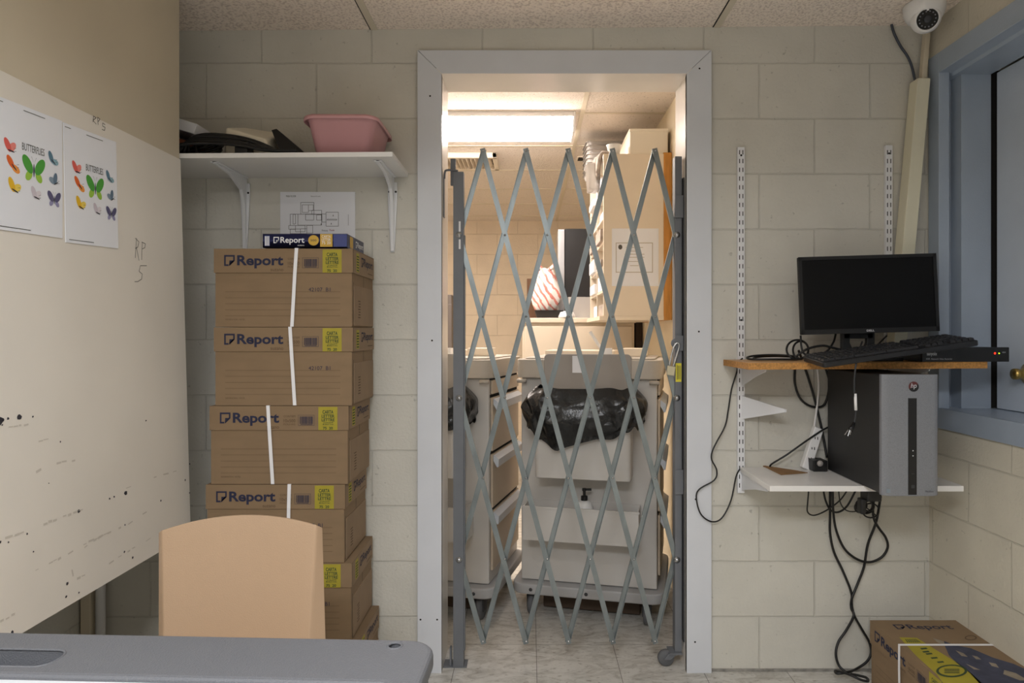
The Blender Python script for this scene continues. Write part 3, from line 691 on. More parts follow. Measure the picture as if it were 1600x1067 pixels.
# carton on the floor at the right
t = thing('paper_carton', 'brown paper carton on the floor in the right wall corner', 'carton', (1.171 + CD / 2 + .002, 2.345 - CW / 2 - .002, 0.0005), math.radians(-90))
LOC = Vector((t.location.x, t.location.y, 0)); 
def top_art(b, mm):
    j0 = len(mm); mm += [mat('navy_art', '#3f4254', 0.8, var=0.25, vscale=25), mat('grey_art', '#8d8272', 0.8, var=0.2, vscale=25)]
    def L(px, py, dz=0):
        p = at_z(1340 + px / 6.154, 940 + py / 6.154, CH) - LOC; return (-p.y, p.x, CH + .0005 + dz)
    def PG(pts, m, dz=0): b.add([L(*p, dz) for p in pts], [tuple(range(len(pts)))[::-1]], m)
    O = (-CW / 2 + .080, -CD / 2 + .055, CH + .0006); R = (0, 1, 0); U = (-1, 0, 0)
    logo(b, 0, .034, .010, .046, O, R, U, 1); b.text('Report', .042, .190, 0, .046, O, R, U, 1, .012)
    PG([(400, 345), (570, 350), (760, 470), (960, 590), (1090, 690), (1200, 790), (1240, 900), (900, 900), (760, 700), (560, 520)], 2)
    for i_ in range(7): PG([(455 + i_ * 16, 362), (463 + i_ * 16, 362), (490 + i_ * 20, 395), (478 + i_ * 20, 395)], 3, .0002)
    for (x_, y_) in ((600, 450), (650, 500), (700, 540), (760, 580), (620, 480)): PG([(x_, y_), (x_ + 60, y_ - 6), (x_ + 75, y_ + 8), (x_ + 15, y_ + 14)], 3, .0002)
    n = 24
    for k in range(n):
        a0, a1 = 2 * PI * k / n, 2 * PI * (k + 1) / n
        PG([(905 + 150 * math.cos(a0), 670 + 62 * math.sin(a0)), (905 + 150 * math.cos(a1), 670 + 62 * math.sin(a1)), (905 + 125 * math.cos(a1), 668 + 48 * math.sin(a1)), (905 + 125 * math.cos(a0), 668 + 48 * math.sin(a0))], 3, .0003)
    for y_ in (650, 665, 682): PG([(830, y_), (975, y_), (985, y_ + 9), (838, y_ + 9)], 3, .0003)
    PG([(830, 380), (930, 420), (1090, 450), (1300, 540), (1500, 600), (1700, 690), (1700, 900), (1200, 820), (1080, 690), (950, 590), (880, 520), (840, 430)], j0)
    for q in (((940, 470), (1020, 500), (1060, 535), (1000, 525)), ((1260, 585), (1330, 600), (1360, 640), (1290, 622)), ((1100, 520), (1150, 530), (1190, 560), (1140, 556)), ((1410, 660), (1520, 690), (1640, 760), (1560, 760), (1400, 700)), ((1040, 600), (1090, 620), (1180, 660), (1120, 655))): PG(q, j0 + 1, .0002)
    PG([(720, 350), (830, 385), (840, 420), (770, 395)], j0 + 1)
    for k in range(n):
        a0, a1 = 2 * PI * k / n, 2 * PI * (k + 1) / n
        PG([(1088 + 58 * math.cos(a0), 350 + 24 * math.sin(a0)), (1088 + 58 * math.cos(a1), 350 + 24 * math.sin(a1)), (1088 + 46 * math.cos(a1), 350 + 17 * math.sin(a1)), (1088 + 46 * math.cos(a0), 350 + 17 * math.sin(a0))], 4)
make_lid(t, top_art)
bd = [c for c in proto.children if c.name.startswith('body')][0].copy(); C.objects.link(bd); bd.parent = t
make_strap(t, -.034, -.030)

# ------------------------------------------------------------------ chair and table in front
ch = thing('plastic_chair', 'tan plastic stacking chair behind the grey table', 'chair', (-.635, 1.55, 0), 0)
b = MB(); V = []; Fc = []; nv = 14
SS = [-1, -.985, -.965, -.95, -.935] + [-.92 + 1.84 * i / 16 for i in range(17)] + [.935, .95, .965, .985, 1]; nu = len(SS)
for j in range(nv):
    tv = j / (nv - 1); zz = .47 + tv * .342
    for s_ in SS:
        c_ = max(-.93, min(.93, s_)); fl = max(0, abs(s_) - .93) / .07
        x = c_ / .93 * (.159 + .016 * tv) - .030 + fl * ((.008 + .026 * (1 - tv)) if s_ > 0 else -(.014 + .006 * (1 - tv)))
        y = -.012 * c_ * c_ + .02 * tv + fl * ((.034 - .020 * tv) if s_ > 0 else .014)
        V.append((x, y, zz + (0.030 * (1 - s_ * s_) - .022 + s_ * .006) * tv ** 3 - fl * .006 * tv ** 3))
for j in range(nv - 1):
    for i in range(nu - 1): Fc.append((j * nu + i, j * nu + i + 1, (j + 1) * nu + i + 1, (j + 1) * nu + i))
b.add(V, Fc); b.build('backrest', m_chair, ch, local=True, smooth=True, solid=.007, bevel=.002)
b = MB(); b.prism(rrect(-.20, .20, -.40, .02, .05), .43, .455, 'z'); b.build('seat', m_chair, ch, local=True, bevel=.008)
for sx in (-1, 1):
    b = MB(); b.tube([(sx * .165, .0, .445), (sx * .185, .09, 0.0)], .014, 10); b.build('leg', m_steel, ch, local=True, smooth=True)
    b = MB(); b.tube([(sx * .165, -.37, .445), (sx * .185, -.42, 0.0)], .014, 10); b.build('leg', m_steel, ch, local=True, smooth=True)
    b = MB(); b.tube([(sx * .172, -.02, .44), (sx * .172, .005, .53)], .012, 10); b.build('back_support', m_steel, ch, local=True, smooth=True)

tb = thing('work_table', 'grey plastic table with a slotted rim in the near corner by the chair', 'table', (-.62, .908, 0), math.radians(-2.4))
b = MB(); zt_ = .757
TX0, TX1, TY0, TY1, r = -.78, .468, -.45, .185, .045
outer = []
for a in range(9): 
    an = PI / 2 * a / 8; outer.append((TX1 - r + r * math.cos(an), TY1 - r + r * math.sin(an)))
poly = [(TX0, TY1 - .135), (TX1 - .055, TY1 - .135), (TX1 - .055, TY0), (TX1, TY0)] + outer + [(TX0, TY1)]
# rim with a handle slot and a socket hole cut through
c1 = rrect(-.30, -.083, TY1 - .112, TY1 - .058, .022)
c2 = [(.405 + .011 * math.cos(2 * PI * k / 20), TY1 - .024 + .011 * math.sin(2 * PI * k / 20)) for k in range(20)]
def rim_open(z0, z1):
    o = MB().prism(poly, z0, z1, 'z').build('rim', m_table, tb, local=True, bevel=.008, seg=3)
    mods = [m for m in o.modifiers]
    cs = []
    for L in (c1, c2):
        c = MB().prism(L, z0 - .02, z1 + .02, 'z').build('hole', m_table, tb, local=True); cs.append(c)
        d = o.modifiers.new('cut', 'BOOLEAN'); d.operation = 'DIFFERENCE'; d.object = c; d.solver = 'EXACT'
    bpy.context.view_layer.update()
    me = bpy.data.meshes.new_from_object(o.evaluated_get(bpy.context.evaluated_depsgraph_get()))
    o.modifiers.clear(); o.data = me
    for p in me.polygons: p.use_smooth = False
    for c in cs: bpy.data.objects.remove(c)
    return o
rim_open(zt_ - .03, zt_)
for L in (c1, c2):      # lips round the openings
    b = MB(); b.tube([(x, y, zt_ - .001) for x, y in L], .0022, 6, closed=True); b.build('opening_lip', m_table, tb, local=True, smooth=True)
MB().prism([(TX0 + .01, TY0 + .01), (TX1 - .01, TY0 + .01), (TX1 - .01, TY1 - .03), (TX1 - .03, TY1 - .01), (TX0 + .01, TY1 - .01)], zt_ - .058, zt_ - .046, 'z').build('tray', m_black, tb, local=True)
MB().box(TX0, TX1 - .056, TY0, TY1 - .136, zt_ - .030, zt_ - .006).build('table_top', m_tablew, tb, local=True, bevel=.002)
for x, y in ((TX0 + .05, TY1 - .06), (TX1 - .05, TY1 - .06), (TX0 + .05, TY0 + .05), (TX1 - .05, TY0 + .05)):
    MB().box(x - .018, x + .018, y - .018, y + .018, 0, zt_ - .058).build('leg', m_table, tb, local=True, bevel=.004)

# ------------------------------------------------------------------ folding security gate
GY = 2.54; gs = GY / F
def gx(px): return (px - CX) * gs
def gz(py): return EYE - (py - CY) * gs
gt = thing('folding_gate', 'grey folding scissor gate across the doorway', 'gate', (.13, GY, 0))
ROW = [237, 368, 495, 621, 746, 872, 1000]
def col(px): return px
down = [((755, 0), (957, 6)), ((822, 0), (1023, 6)), ((888, 0), (1055, 5)), ((957, 0), (1055, 3)), ((1023, 0), (1055, 1)), ((718, 1), (888, 6)), ((718, 3), (821, 6)), ((718, 5), (755, 6))]
up = [((755, 0), (718, 1)), ((822, 0), (718, 3)), ((888, 0), (718, 5)), ((957, 0), (755, 6)), ((1023, 0), (821, 6)), ((1055, 1), (888, 6)), ((1055, 3), (957, 6)), ((1055, 5), (1023, 6))]
def bar(p, q, y0, flip, seed):
    A = Vector((gx(p[0]), 0, gz(ROW[p[1]]))); B = Vector((gx(q[0]), 0, gz(ROW[q[1]])))
    d = (B - A).normalized(); A = A - d * .010; B = B + d * .010; L_ = (B - A).length
    n = Vector((d.z, 0, -d.x)); 
    if n.x < 0: n = -n
    b = MB(); h = .0095; t_ = .0018; dp = .009
    def bx(n0, n1, ya, yb):
        V = [A + n * n0, A + n * n1, B + n * n1, B + n * n0]
        b.hexa([(v.x, ya, v.z) for v in V] + [(v.x, yb, v.z) for v in V])
    if flip: prof = [(-h, 0), (h, 0), (h, dp), (h - t_, dp), (h - t_, t_), (-h + t_, t_), (-h + t_, dp), (-h, dp)]
    else: prof = [(-h, dp), (h, dp), (h, 0), (h - t_, 0), (h - t_, dp - t_), (-h + t_, dp - t_), (-h + t_, 0), (-h, 0)]
    V = [(A + n * a + Vector((0, y0 + c, 0))) for a, c in prof] + [(B + n * a + Vector((0, y0 + c, 0))) for a, c in prof]
    b.add(V, [(0, 1, 2, 3, 4, 5, 6, 7)[::-1], tuple(range(8, 16))] + [(i, (i + 1) % 8, 8 + (i + 1) % 8, 8 + i) for i in range(8)])
    b.build('bar', m_zinc, gt)
for i, (p, q) in enumerate(down): bar(p, q, GY - .011, True, i)
for i, (p, q) in enumerate(up): bar(p, q, GY + .001, False, i + 20)
piv = set()
for r_ in range(7):
    xs = (755, 822, 888, 957, 1023) if r_ % 2 == 0 else (789, 855, 922, 990)
    for x in xs: piv.add((x, r_))
for x, r_ in sorted(piv):
    b = MB(); b.lathe([(0, .0035), (.0032, .0025), (.0045, 0), (.0045, -.026), (0, -.026)][::-1], seg=10, M=Matrix.Translation((gx(x), GY - .0112, gz(ROW[r_]))) @ Matrix.Rotation(PI / 2, 4, 'X'))
    b.build('rivet', m_steel, gt, smooth=True)
# left post
b = MB(); b.box(gx(709), gx(725), GY - .018, GY + .022, .004, gz(270)); 
for y0, y1 in ((347, 363), (375, 390)): b.box(gx(717.5), gx(720.5), GY - .0184, GY - .0178, gz(y1), gz(y0), 1)
b.box(gx(725), gx(727), GY - .01, GY + .012, .06, gz(368), 0)
b.build('post', [m_post, m_whitetxt], gt, bevel=.002)
b = MB(); b.box(gx(704), gx(712), GY - .004, GY + .008, gz(290), gz(248)); b.build('drop_pin', m_post, gt, bevel=.002)
b = MB(); b.box(-.321, gx(730), GY - .02, GY + .04, 0, .004); b.box(gx(703), gx(706), GY - .01, GY + .01, .004, .07); b.build('foot_plate', m_post, gt)
for y in (368, 621, 872):
    for x, nm in ((718, 'bolt'), (1056, 'bolt')):
        b = MB(); b.lathe([(0, .008), (.007, .007), (.008, .003), (.012, .002), (.012, 0), (0, 0)][::-1], seg=14, M=Matrix.Translation((gx(x), GY - .0185, gz(y))) @ Matrix.Rotation(PI / 2, 4, 'X'))
        b.build(nm, m_steel, gt, smooth=True)
for px, py in ((717, 552), (716, 560)):
    pass
# right post, brackets, caster
b = MB(); b.box(gx(1053), .5635, GY - .018, GY + .024, gz(1015), gz(246)); b.build('post', m_post, gt, bevel=.002)
b = MB(); b.box(.5655, .5705, GY - .03, GY + .03, .10, gz(280)); b.build('wall_rail', m_dgrey, gt)
for y0, y1 in ((307, 342), (524, 548), (732, 770)):
    b = MB(); b.box(gx(1052.5), .570, GY - .026, GY - .0185, gz(y1), gz(y0)); 
    if y0 == 524: b.lathe([(0, -.006), (.020, -.006), (.020, .002), (0, .002)], seg=18, M=Matrix.Translation((gx(1055), GY - .0225, gz(536))) @ Matrix.Rotation(PI / 2, 4, 'X'))
    b.build('bracket', m_post, gt, bevel=.0015)
b = MB(); b.box(gx(1054), gx(1063), GY - .0188, GY - .0182, gz(596), gz(567))
for j in range(5): b.box(gx(1056), gx(1056.8) , GY - .0192, GY - .0188, gz(593) + .001, gz(570), 1) if j == 0 else b.box(gx(1056 + j * 1.3), gx(1056.5 + j * 1.3), GY - .0192, GY - .0188, gz(592), gz(571), 1)
o = b.build('warning_label', [m_ylabel, m_dgrey], gt); o['label'] = 'yellow warning label'
cst = MB(); zb = gz(1015)
cst.box(gx(1044), .562, GY - .03, GY + .03, zb - .006, zb); cst.hexa([(gx(1036), GY - .020, .03), (gx(1046), GY - .020, .03), (gx(1046), GY - .017, .03), (gx(1036), GY - .017, .03), (gx(1043), GY - .020, zb - .006), (gx(1058), GY - .020, zb - .006), (gx(1058), GY - .017, zb - .006), (gx(1043), GY - .017, zb - .006)])
co = cst.build('caster', m_post, gt)
b = MB(); b.lathe([(0, -.011), (.026, -.011), (.03, -.006), (.03, .006), (.026, .011), (0, .011)], seg=24, M=Matrix.Translation((gx(1040), GY - .003, .031)) @ Matrix.Rotation(PI / 2, 4, 'X'))
b.build('wheel', m_rubber, co, smooth=True)
# pin hook on the jamb
hk = thing('jamb_hook', 'dark steel hook strap screwed to the left door jamb', 'hook', (-.32, GY, 1.7))
b = MB(); b.box(-.3215, -.318, GY - .012, GY + .012, gz(340), gz(278)); b.build('strap_plate', m_post, hk)
b = MB(); b.tube(smooth_path([(-.318, GY - .008, gz(280)), (-.316, GY - .009, gz(270)), (-.309, GY - .010, gz(267)), (gx(708), GY - .010, gz(267)), (gx(716), GY - .008, gz(268))], 4), .004, 8); b.build('hook_arm', m_post, hk, smooth=True)
# padlock
pl = thing('padlock', 'small brass padlock hanging from the gate hasp', 'padlock', (gx(1046), GY - .03, gz(586)))
b = MB(); M = rot_m((gx(1045.5), GY - .032, gz(578)), ry=math.radians(8)); b.box(-.014, .014, -.007, .007, -.018, .016, 0, M); b.build('lock_body', mat('worn_brass', '#cfc7ad', 0.35, metal=0.6), pl, bevel=.002)
b = MB(); b.tube(smooth_path([(gx(1043), GY - .032, gz(572)), (gx(1048), GY - .032, gz(548)), (gx(1053), GY - .032, gz(537)), (gx(1057), GY - .032, gz(536)), (gx(1058), GY - .032, gz(542)), (gx(1054), GY - .032, gz(556)), (gx(1049), GY - .032, gz(573))], 4), .0035, 8); b.build('shackle', m_steel, pl, smooth=True)

# ------------------------------------------------------------------ store room: lamp, vents
fx = thing('ceiling_light', 'long glowing fluorescent light on the store room ceiling', 'light', (-.40, 3.58, 2.28))
MB().box(-1.05, .222, 3.44, 3.73, 2.335, ZC - .0005).build('housing', m_white, fx)
b = MB(); b.hexa([(-1.04, 3.49, 2.272), (.212, 3.49, 2.272), (.212, 3.67, 2.272), (-1.04, 3.67, 2.272), (-1.045, 3.445, 2.335), (.217, 3.445, 2.335), (.217, 3.725, 2.335), (-1.045, 3.725, 2.335)])
o = b.build('diffuser', mat('lit_diffuser', '#fff4e4', 0.5, emit='#fff3ea', estr=LAMP_EMIT), fx); o['label'] = 'glowing white diffuser'
for x0, x1 in ((-1.062, -1.046), (.2175, .232)):
    b = MB(); b.hexa([(x0, 3.48, 2.266), (x1, 3.48, 2.266), (x1, 3.68, 2.266), (x0, 3.68, 2.266), (x0, 3.435, ZC - .001), (x1, 3.435, ZC - .001), (x1, 3.735, ZC - .001), (x0, 3.735, ZC - .001)]); b.build('end_cap', m_white, fx, bevel=.004)
vt = thing('air_vent', 'cream ceiling vent with curved louvres, behind the gate top left', 'vent', (-.42, 4.4, 2.30))
b = MB(); vx0, vx1, vy0, vy1 = -.60, -.205, 4.22, 4.55
b.box(vx0, vx1, vy0, vy0 + .03, 2.325, 2.359); b.box(vx0, vx1, vy1 - .03, vy1, 2.325, 2.359); b.box(vx0, vx0 + .03, vy0, vy1, 2.325, 2.359); b.box(vx1 - .03, vx1, vy0, vy1, 2.325, 2.359); b.build('frame', m_cream, vt, bevel=.004)
for k in range(12):
    x = vx0 + .05 + k * (vx1 - vx0 - .1) / 11
    b = MB(); b.hexa([(x - .012, vy0 + .03, 2.322), (x - .010, vy0 + .03, 2.322), (x - .010, vy1 - .03, 2.322), (x - .012, vy1 - .03, 2.322), (x + .008, vy0 + .03, 2.352), (x + .010, vy0 + .03, 2.352), (x + .010, vy1 - .03, 2.352), (x + .008, vy1 - .03, 2.352)]); b.build('louvre', m_cream, vt)
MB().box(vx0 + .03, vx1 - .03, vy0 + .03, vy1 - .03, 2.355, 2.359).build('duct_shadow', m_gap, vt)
b = MB(); b.box(.30, .36, 4.30, 4.40, 2.350, 2.358, 0); b.box(.307, .353, 4.307, 4.393, 2.3485, 2.350, 1)
tag(b.build('return_vent', [m_cream, m_gap]), 'small dark square vent in the store room ceiling beside the trays', 'vent')

# cupboard on the right wall
cb = thing('wall_cupboard', 'tall cream open-fronted wall cupboard with a certificate on its side', 'cupboard', (.50, 3.67, 1.32))
kx0, kx1, ky0, ky1, kz0, kz1 = .357, .648, 3.30, 4.04, 1.322, 2.108
b = MB(); b.box(kx0, kx1, ky0, ky0 + .02, kz0, kz1); b.build('side_panel', m_cream, cb, bevel=.001)
b = MB(); b.box(kx0, kx1, ky1 - .02, ky1, kz0, kz1); b.build('side_panel', m_cream, cb, bevel=.001)
b = MB(); b.box(kx0, kx1, ky0 + .02, ky1 - .02, kz1 - .02, kz1); b.build('top_panel', m_cream, cb)
b = MB(); b.box(kx0 - .02, kx1, ky0 - .004, ky1, kz0 - .02, kz0); b.build('bottom_panel', m_cream, cb)
b = MB(); b.box(kx1, .688, ky0 + .001, ky1, kz0 - .02, kz1 + .006); o = b.build('back_panel', m_wood, cb); o['label'] = 'orange varnished wood back panel'
for z in (1.44, 1.56, 1.68, 1.80, 1.92):
    b = MB(); b.box(kx0 + .004, kx1, ky0 + .02, ky1 - .02, z, z + .012); b.build('shelf', m_cream, cb)
b = MB(); b.box(kx0 + .004, kx1, 3.66, 3.675, kz0, kz1 - .02); b.build('divider', m_cream, cb)
rr = random.Random(5); q = 0
for z in (1.322, 1.452, 1.572, 1.692, 1.812, 1.932):
    for y in (3.34, 3.70):
        b = MB(); h = .03 + rr.random() * .05; b.box(kx0 - .015 + rr.random() * .03, kx1 - .03, y + .01, y + .24 + rr.random() * .05, z + .0005, z + h)
        wh = {1.322: 'bottom', 1.452: 'second lowest', 1.572: 'third lowest', 1.692: 'third highest', 1.812: 'second highest', 1.932: 'highest'}[z]
        tag(b.build('paper_stack', m_paper if rr.random() < .7 else m_cloth, bevel=.003), 'stack of paper in the %s pigeonhole at the %s end of the cream cupboard' % (wh, 'doorway' if y < 3.5 else 'far'), 'papers', 'papers in the cream cupboard')
b = MB(); y_ = ky0 - .0012; p0 = at(956, 447, 3.30); p1 = at(1029, 357, 3.30); b.box(p0.x, p1.x, y_, ky0 - .0002, p0.z, p1.z)
g0 = at(962, 426, 3.30); g1 = at(1020, 379, 3.30)
O = (0, y_ - .0005, 0)
for a in ((g0.x, g1.x, g0.z, g0.z + .004), (g0.x, g1.x, g1.z - .004, g1.z), (g0.x, g0.x + .004, g0.z, g1.z), (g1.x - .004, g1.x, g0.z, g1.z)): b.rect(*a, O, (1, 0, 0), (0, 0, 1), 1)
for k, wd in ((.022, .6), (.04, .45), (.055, .7), (.07, .7), (.09, .5), (.11, .3)): b.rect((g0.x + g1.x) / 2 - wd * .07, (g0.x + g1.x) / 2 + wd * .07, g1.z - k - .003, g1.z - k, O, (1, 0, 0), (0, 0, 1), 1)
b.ell((g0.x + .022, g1.z - .022), .010, .012, 0, O, (1, 0, 0), (0, 0, 1), 2)
tag(b.build('certificate', [m_paper, mat('grey_print', '#b9b2a8', 0.8), m_pencil]), 'white framed-print certificate sheet taped to the cream cupboard side', 'paper')
# on top of the cupboard
b = MB(); q0 = at(984, 242, 3.33); M = None
b.box(.488, .676, 3.33, 3.70, 2.1085, 2.238); b.box(.485, .679, 3.327, 3.703, 2.222, 2.240)
tag(b.build('storage_box', mat('white_card', '#efe6d6', 0.7), bevel=.006), 'white box on top of the cream cupboard against the wall', 'box')
for k in range(8):
    b = MB(); z = 2.1095 + k * .0225; M = rot_m((.462, 3.86, z + .001), rz=.04)
    pr = rrect(-.15, .14, -.10, .10, .03); n = len(pr)
    V = [(x * .93, y * .93, 0) for x, y in pr] + [(x, y, .032) for x, y in pr] + [(x * 1.04, y * 1.04, .026) for x, y in pr]
    b.add(V, [tuple(range(n - 1, -1, -1))] + [(i * n + j, i * n + (j + 1) % n, (i + 1) * n + (j + 1) % n, (i + 1) * n + j) for i in range(2) for j in range(n)], 0, M)
    tag(b.build('plastic_tray', m_tray, smooth=False, solid=.002), 'grey plastic tray in the nested pile on the cream cupboard, %s' % ('at the bottom', 'second from the bottom', 'third from the bottom', 'fourth from the bottom', 'fourth from the top', 'third from the top', 'second from the top', 'on top')[k], 'tray', 'nested trays on the cream cupboard')
b = MB(); b.lathe([(0, 0), (.024, 0), (.036, .052), (.039, .056), (.034, .056), (.023, .004), (0, .004)], c=(.415, 3.36, 2.1085), seg=24)
tag(b.build('paper_cup', m_white, smooth=True), 'white cup on the front corner of the cream cupboard top', 'cup')
b = MB(); pr = rrect(.288, .355, 3.40, 3.56, .02); n = len(pr); cxx, cyy = .321, 3.48
V = [(cxx + (x - cxx) * .75, cyy + (y - cyy) * .8, 1.965) for x, y in pr] + [(x, y, 2.085) for x, y in pr] + [(cxx + (x - cxx) * 1.12 - .004, cyy + (y - cyy) * 1.05, 2.087) for x, y in pr]
b.add(V, [tuple(range(n - 1, -1, -1))] + [(i * n + j, i * n + (j + 1) % n, (i + 1) * n + (j + 1) % n, (i + 1) * n + j) for i in range(2) for j in range(n)])
tag(b.build('clear_tub', m_clear, smooth=True, solid=.002), 'clear plastic tub hooked on the upper front edge of the cream cupboard', 'tub')
b = MB()
for k in range(4):
    b.tube(smooth_path([(.40 - .01 * k, 3.35 + .02 * k, 2.118 + .01 * k), (.362, 3.36 + .02 * k, 2.126), (.345 - .006 * k, 3.36 + .02 * k, 2.10), (.335 + .004 * k, 3.37 + .02 * k, 2.03 - .012 * k)], 4), .011, 8)
tag(b.build('cloth_bundle', m_cloth, smooth=True), 'mixed grey cloths draped over the cream cupboard edge', 'cloth')

# base cabinet behind the carts
bc = thing('base_cabinet', 'waist-high cream cabinet behind the carts', 'cabinet', (.29, 4.4, 0))
BZ = 1.330
MB().box(-.045, .632, 4.12, 4.70, 0, BZ - .03).build('body', m_cream, bc, bevel=.003)
MB().box(-.055, .640, 4.10, 4.71, BZ - .03, BZ).build('top', m_cream, bc, bevel=.004)
for z in (.04, .46, .88):
    MB().box(-.03, .617, 4.108, 4.12, z, z + .40).build('drawer', m_cream, bc, bevel=.003)
# on it
ap = thing('computer_tower', 'tall black computer tower with a silver edge on the cream cabinet', 'computer', (.33, 4.55, BZ))
ax0 = at(886, 360, 4.34).x; ax1 = .40
b = MB(); b.box(ax0 - .015, ax1, 4.345, 4.69, BZ + .001, 1.905); b.build('case', m_blackm, ap, bevel=.004)
b = MB(); b.box(at(872, 0, 4.34).x, ax0 - .016, 4.335, 4.40, BZ + .001, 1.900); b.build('edge_strip', m_silver, ap, bevel=.004)
b = MB(); b.box(at(872, 0, 4.34).x - .001, ax0 - .017, 4.402, 4.69, BZ + .001, 1.895); b.build('side_cover', mat('brown_grey_plastic', '#7c7064', 0.5), ap, bevel=.004)
b = MB(); b.box(-.06 + .03, .10, 4.50, 4.68, BZ, 1.60)
b = MB(); b.box(-.02, .09, 4.52, 4.68, BZ + .0005, 1.60); tag(b.build('brown_box', mat('dark_brown_card', '#5a3d26', 0.7), bevel=.003), 'dark brown box at the left end of the cream cabinet top', 'box')
sb = MB(); V = []; Fc = []; n, mrow = 28, 12; rr = random.Random(9)
ph = [rr.random() * 6 for _ in range(6)]
for j in range(mrow):
    t_ = j / (mrow - 1); prof = .082 * (math.sin(min(1, t_ * 1.6 + .35) * PI * .5)) * (1 if t_ < .55 else 1 - (t_ - .55) * 1.25) + .008
    for k in range(n):
        a = 2 * PI * k / n; rr_ = prof * (1 + .10 * math.sin(5 * a + ph[0] + t_ * 4) + .07 * math.sin(9 * a + ph[1] - t_ * 6))
        V.append((.10 + rr_ * math.cos(a), 4.26 + rr_ * .8 * math.sin(a), BZ + .034 + t_ * .27 + .01 * math.sin(3 * a + ph[2]) * t_))
for j in range(mrow - 1):
    for k in range(n): Fc.append((j * n + k, j * n + (k + 1) % n, (j + 1) * n + (k + 1) % n, (j + 1) * n + k))
Fc.append(tuple(range(n - 1, -1, -1))); sb.add(V, Fc)
sb.tube(smooth_path([(.085, 4.26, BZ + .30), (.055, 4.25, BZ + .33), (.05, 4.25, BZ + .36)], 4), .012, 8); sb.tube(smooth_path([(.115, 4.26, BZ + .30), (.15, 4.25, BZ + .33), (.155, 4.25, BZ + .355)], 4), .012, 8)
tag(sb.build('shopping_bag', fac_mat('striped_bag', '#d9897f', '#f0ebe8', 9, 0.3, rot=(0, .6, .3), pos=.25), smooth=True), 'white knotted plastic bag with red stripes in the black tray', 'bag')
b = MB(); b.hexa([(.045, 4.18, BZ + .001), (.20, 4.18, BZ + .001), (.20, 4.34, BZ + .001), (.045, 4.34, BZ + .001), (.025, 4.16, BZ + .035), (.22, 4.16, BZ + .035), (.22, 4.36, BZ + .035), (.025, 4.36, BZ + .035)])
b = MB(); pr = [(.045, 4.17), (.19, 4.17), (.19, 4.34), (.045, 4.34)]
V = [(x, y, BZ + .001) for x, y in pr] + [(.117 + (x - .117) * 1.2, 4.255 + (y - 4.255) * 1.15, BZ + .048) for x, y in pr]
b.add(V, [(3, 2, 1, 0)] + [(i, (i + 1) % 4, 4 + (i + 1) % 4, 4 + i) for i in range(4)])
tag(b.build('black_tray', m_black, solid=.003), 'shallow black tray under the striped bag on the cream cabinet', 'tray')
b = MB(); pr = rrect(.235, .39, 4.17, 4.33, .02); n = len(pr)
V = [(.312 + (x - .312) * .9, 4.25 + (y - 4.25) * .9, BZ + .001) for x, y in pr] + [(x, y, BZ + .13) for x, y in pr]
b.add(V, [tuple(range(n - 1, -1, -1)), tuple(range(n, 2 * n))] + [(j, (j + 1) % n, n + (j + 1) % n, n + j) for j in range(n)])
tag(b.build('clear_container', m_clear, smooth=False), 'clear plastic container in front of the black computer tower on the cream cabinet', 'container')
b = MB(); b.lathe([(0, 0), (.052, 0), (.052, .010), (.04, .035), (0, .045)], c=(.225, 4.145, BZ + .001), seg=20); tag(b.build('white_dish', m_white, smooth=True), 'small white dish at the cream cabinet front between tray and container', 'dish')
b = MB(); b.box(-.70, -.575, 5.0, 5.5, 0, 1.52); b.box(-.702, -.573, 4.99, 5.0, .05, 1.45)
tag(b.build('grey_locker', mat('locker_grey', '#6d6560', 0.5), bevel=.004), 'dark grey locker far back in the store room beside the left jamb', 'locker')

b = MB(); b.box(.646, .686, 4.16, 4.66, 0, 1.31)  # added board, makes the gap beside the cabinet dark
tag(b.build('gap_filler_board', mat('dark_brown_filler', '#33261c', 0.6), bevel=.003), 'dark brown filler board added to darken the gap between the cream cabinet and the store room wall', 'board')

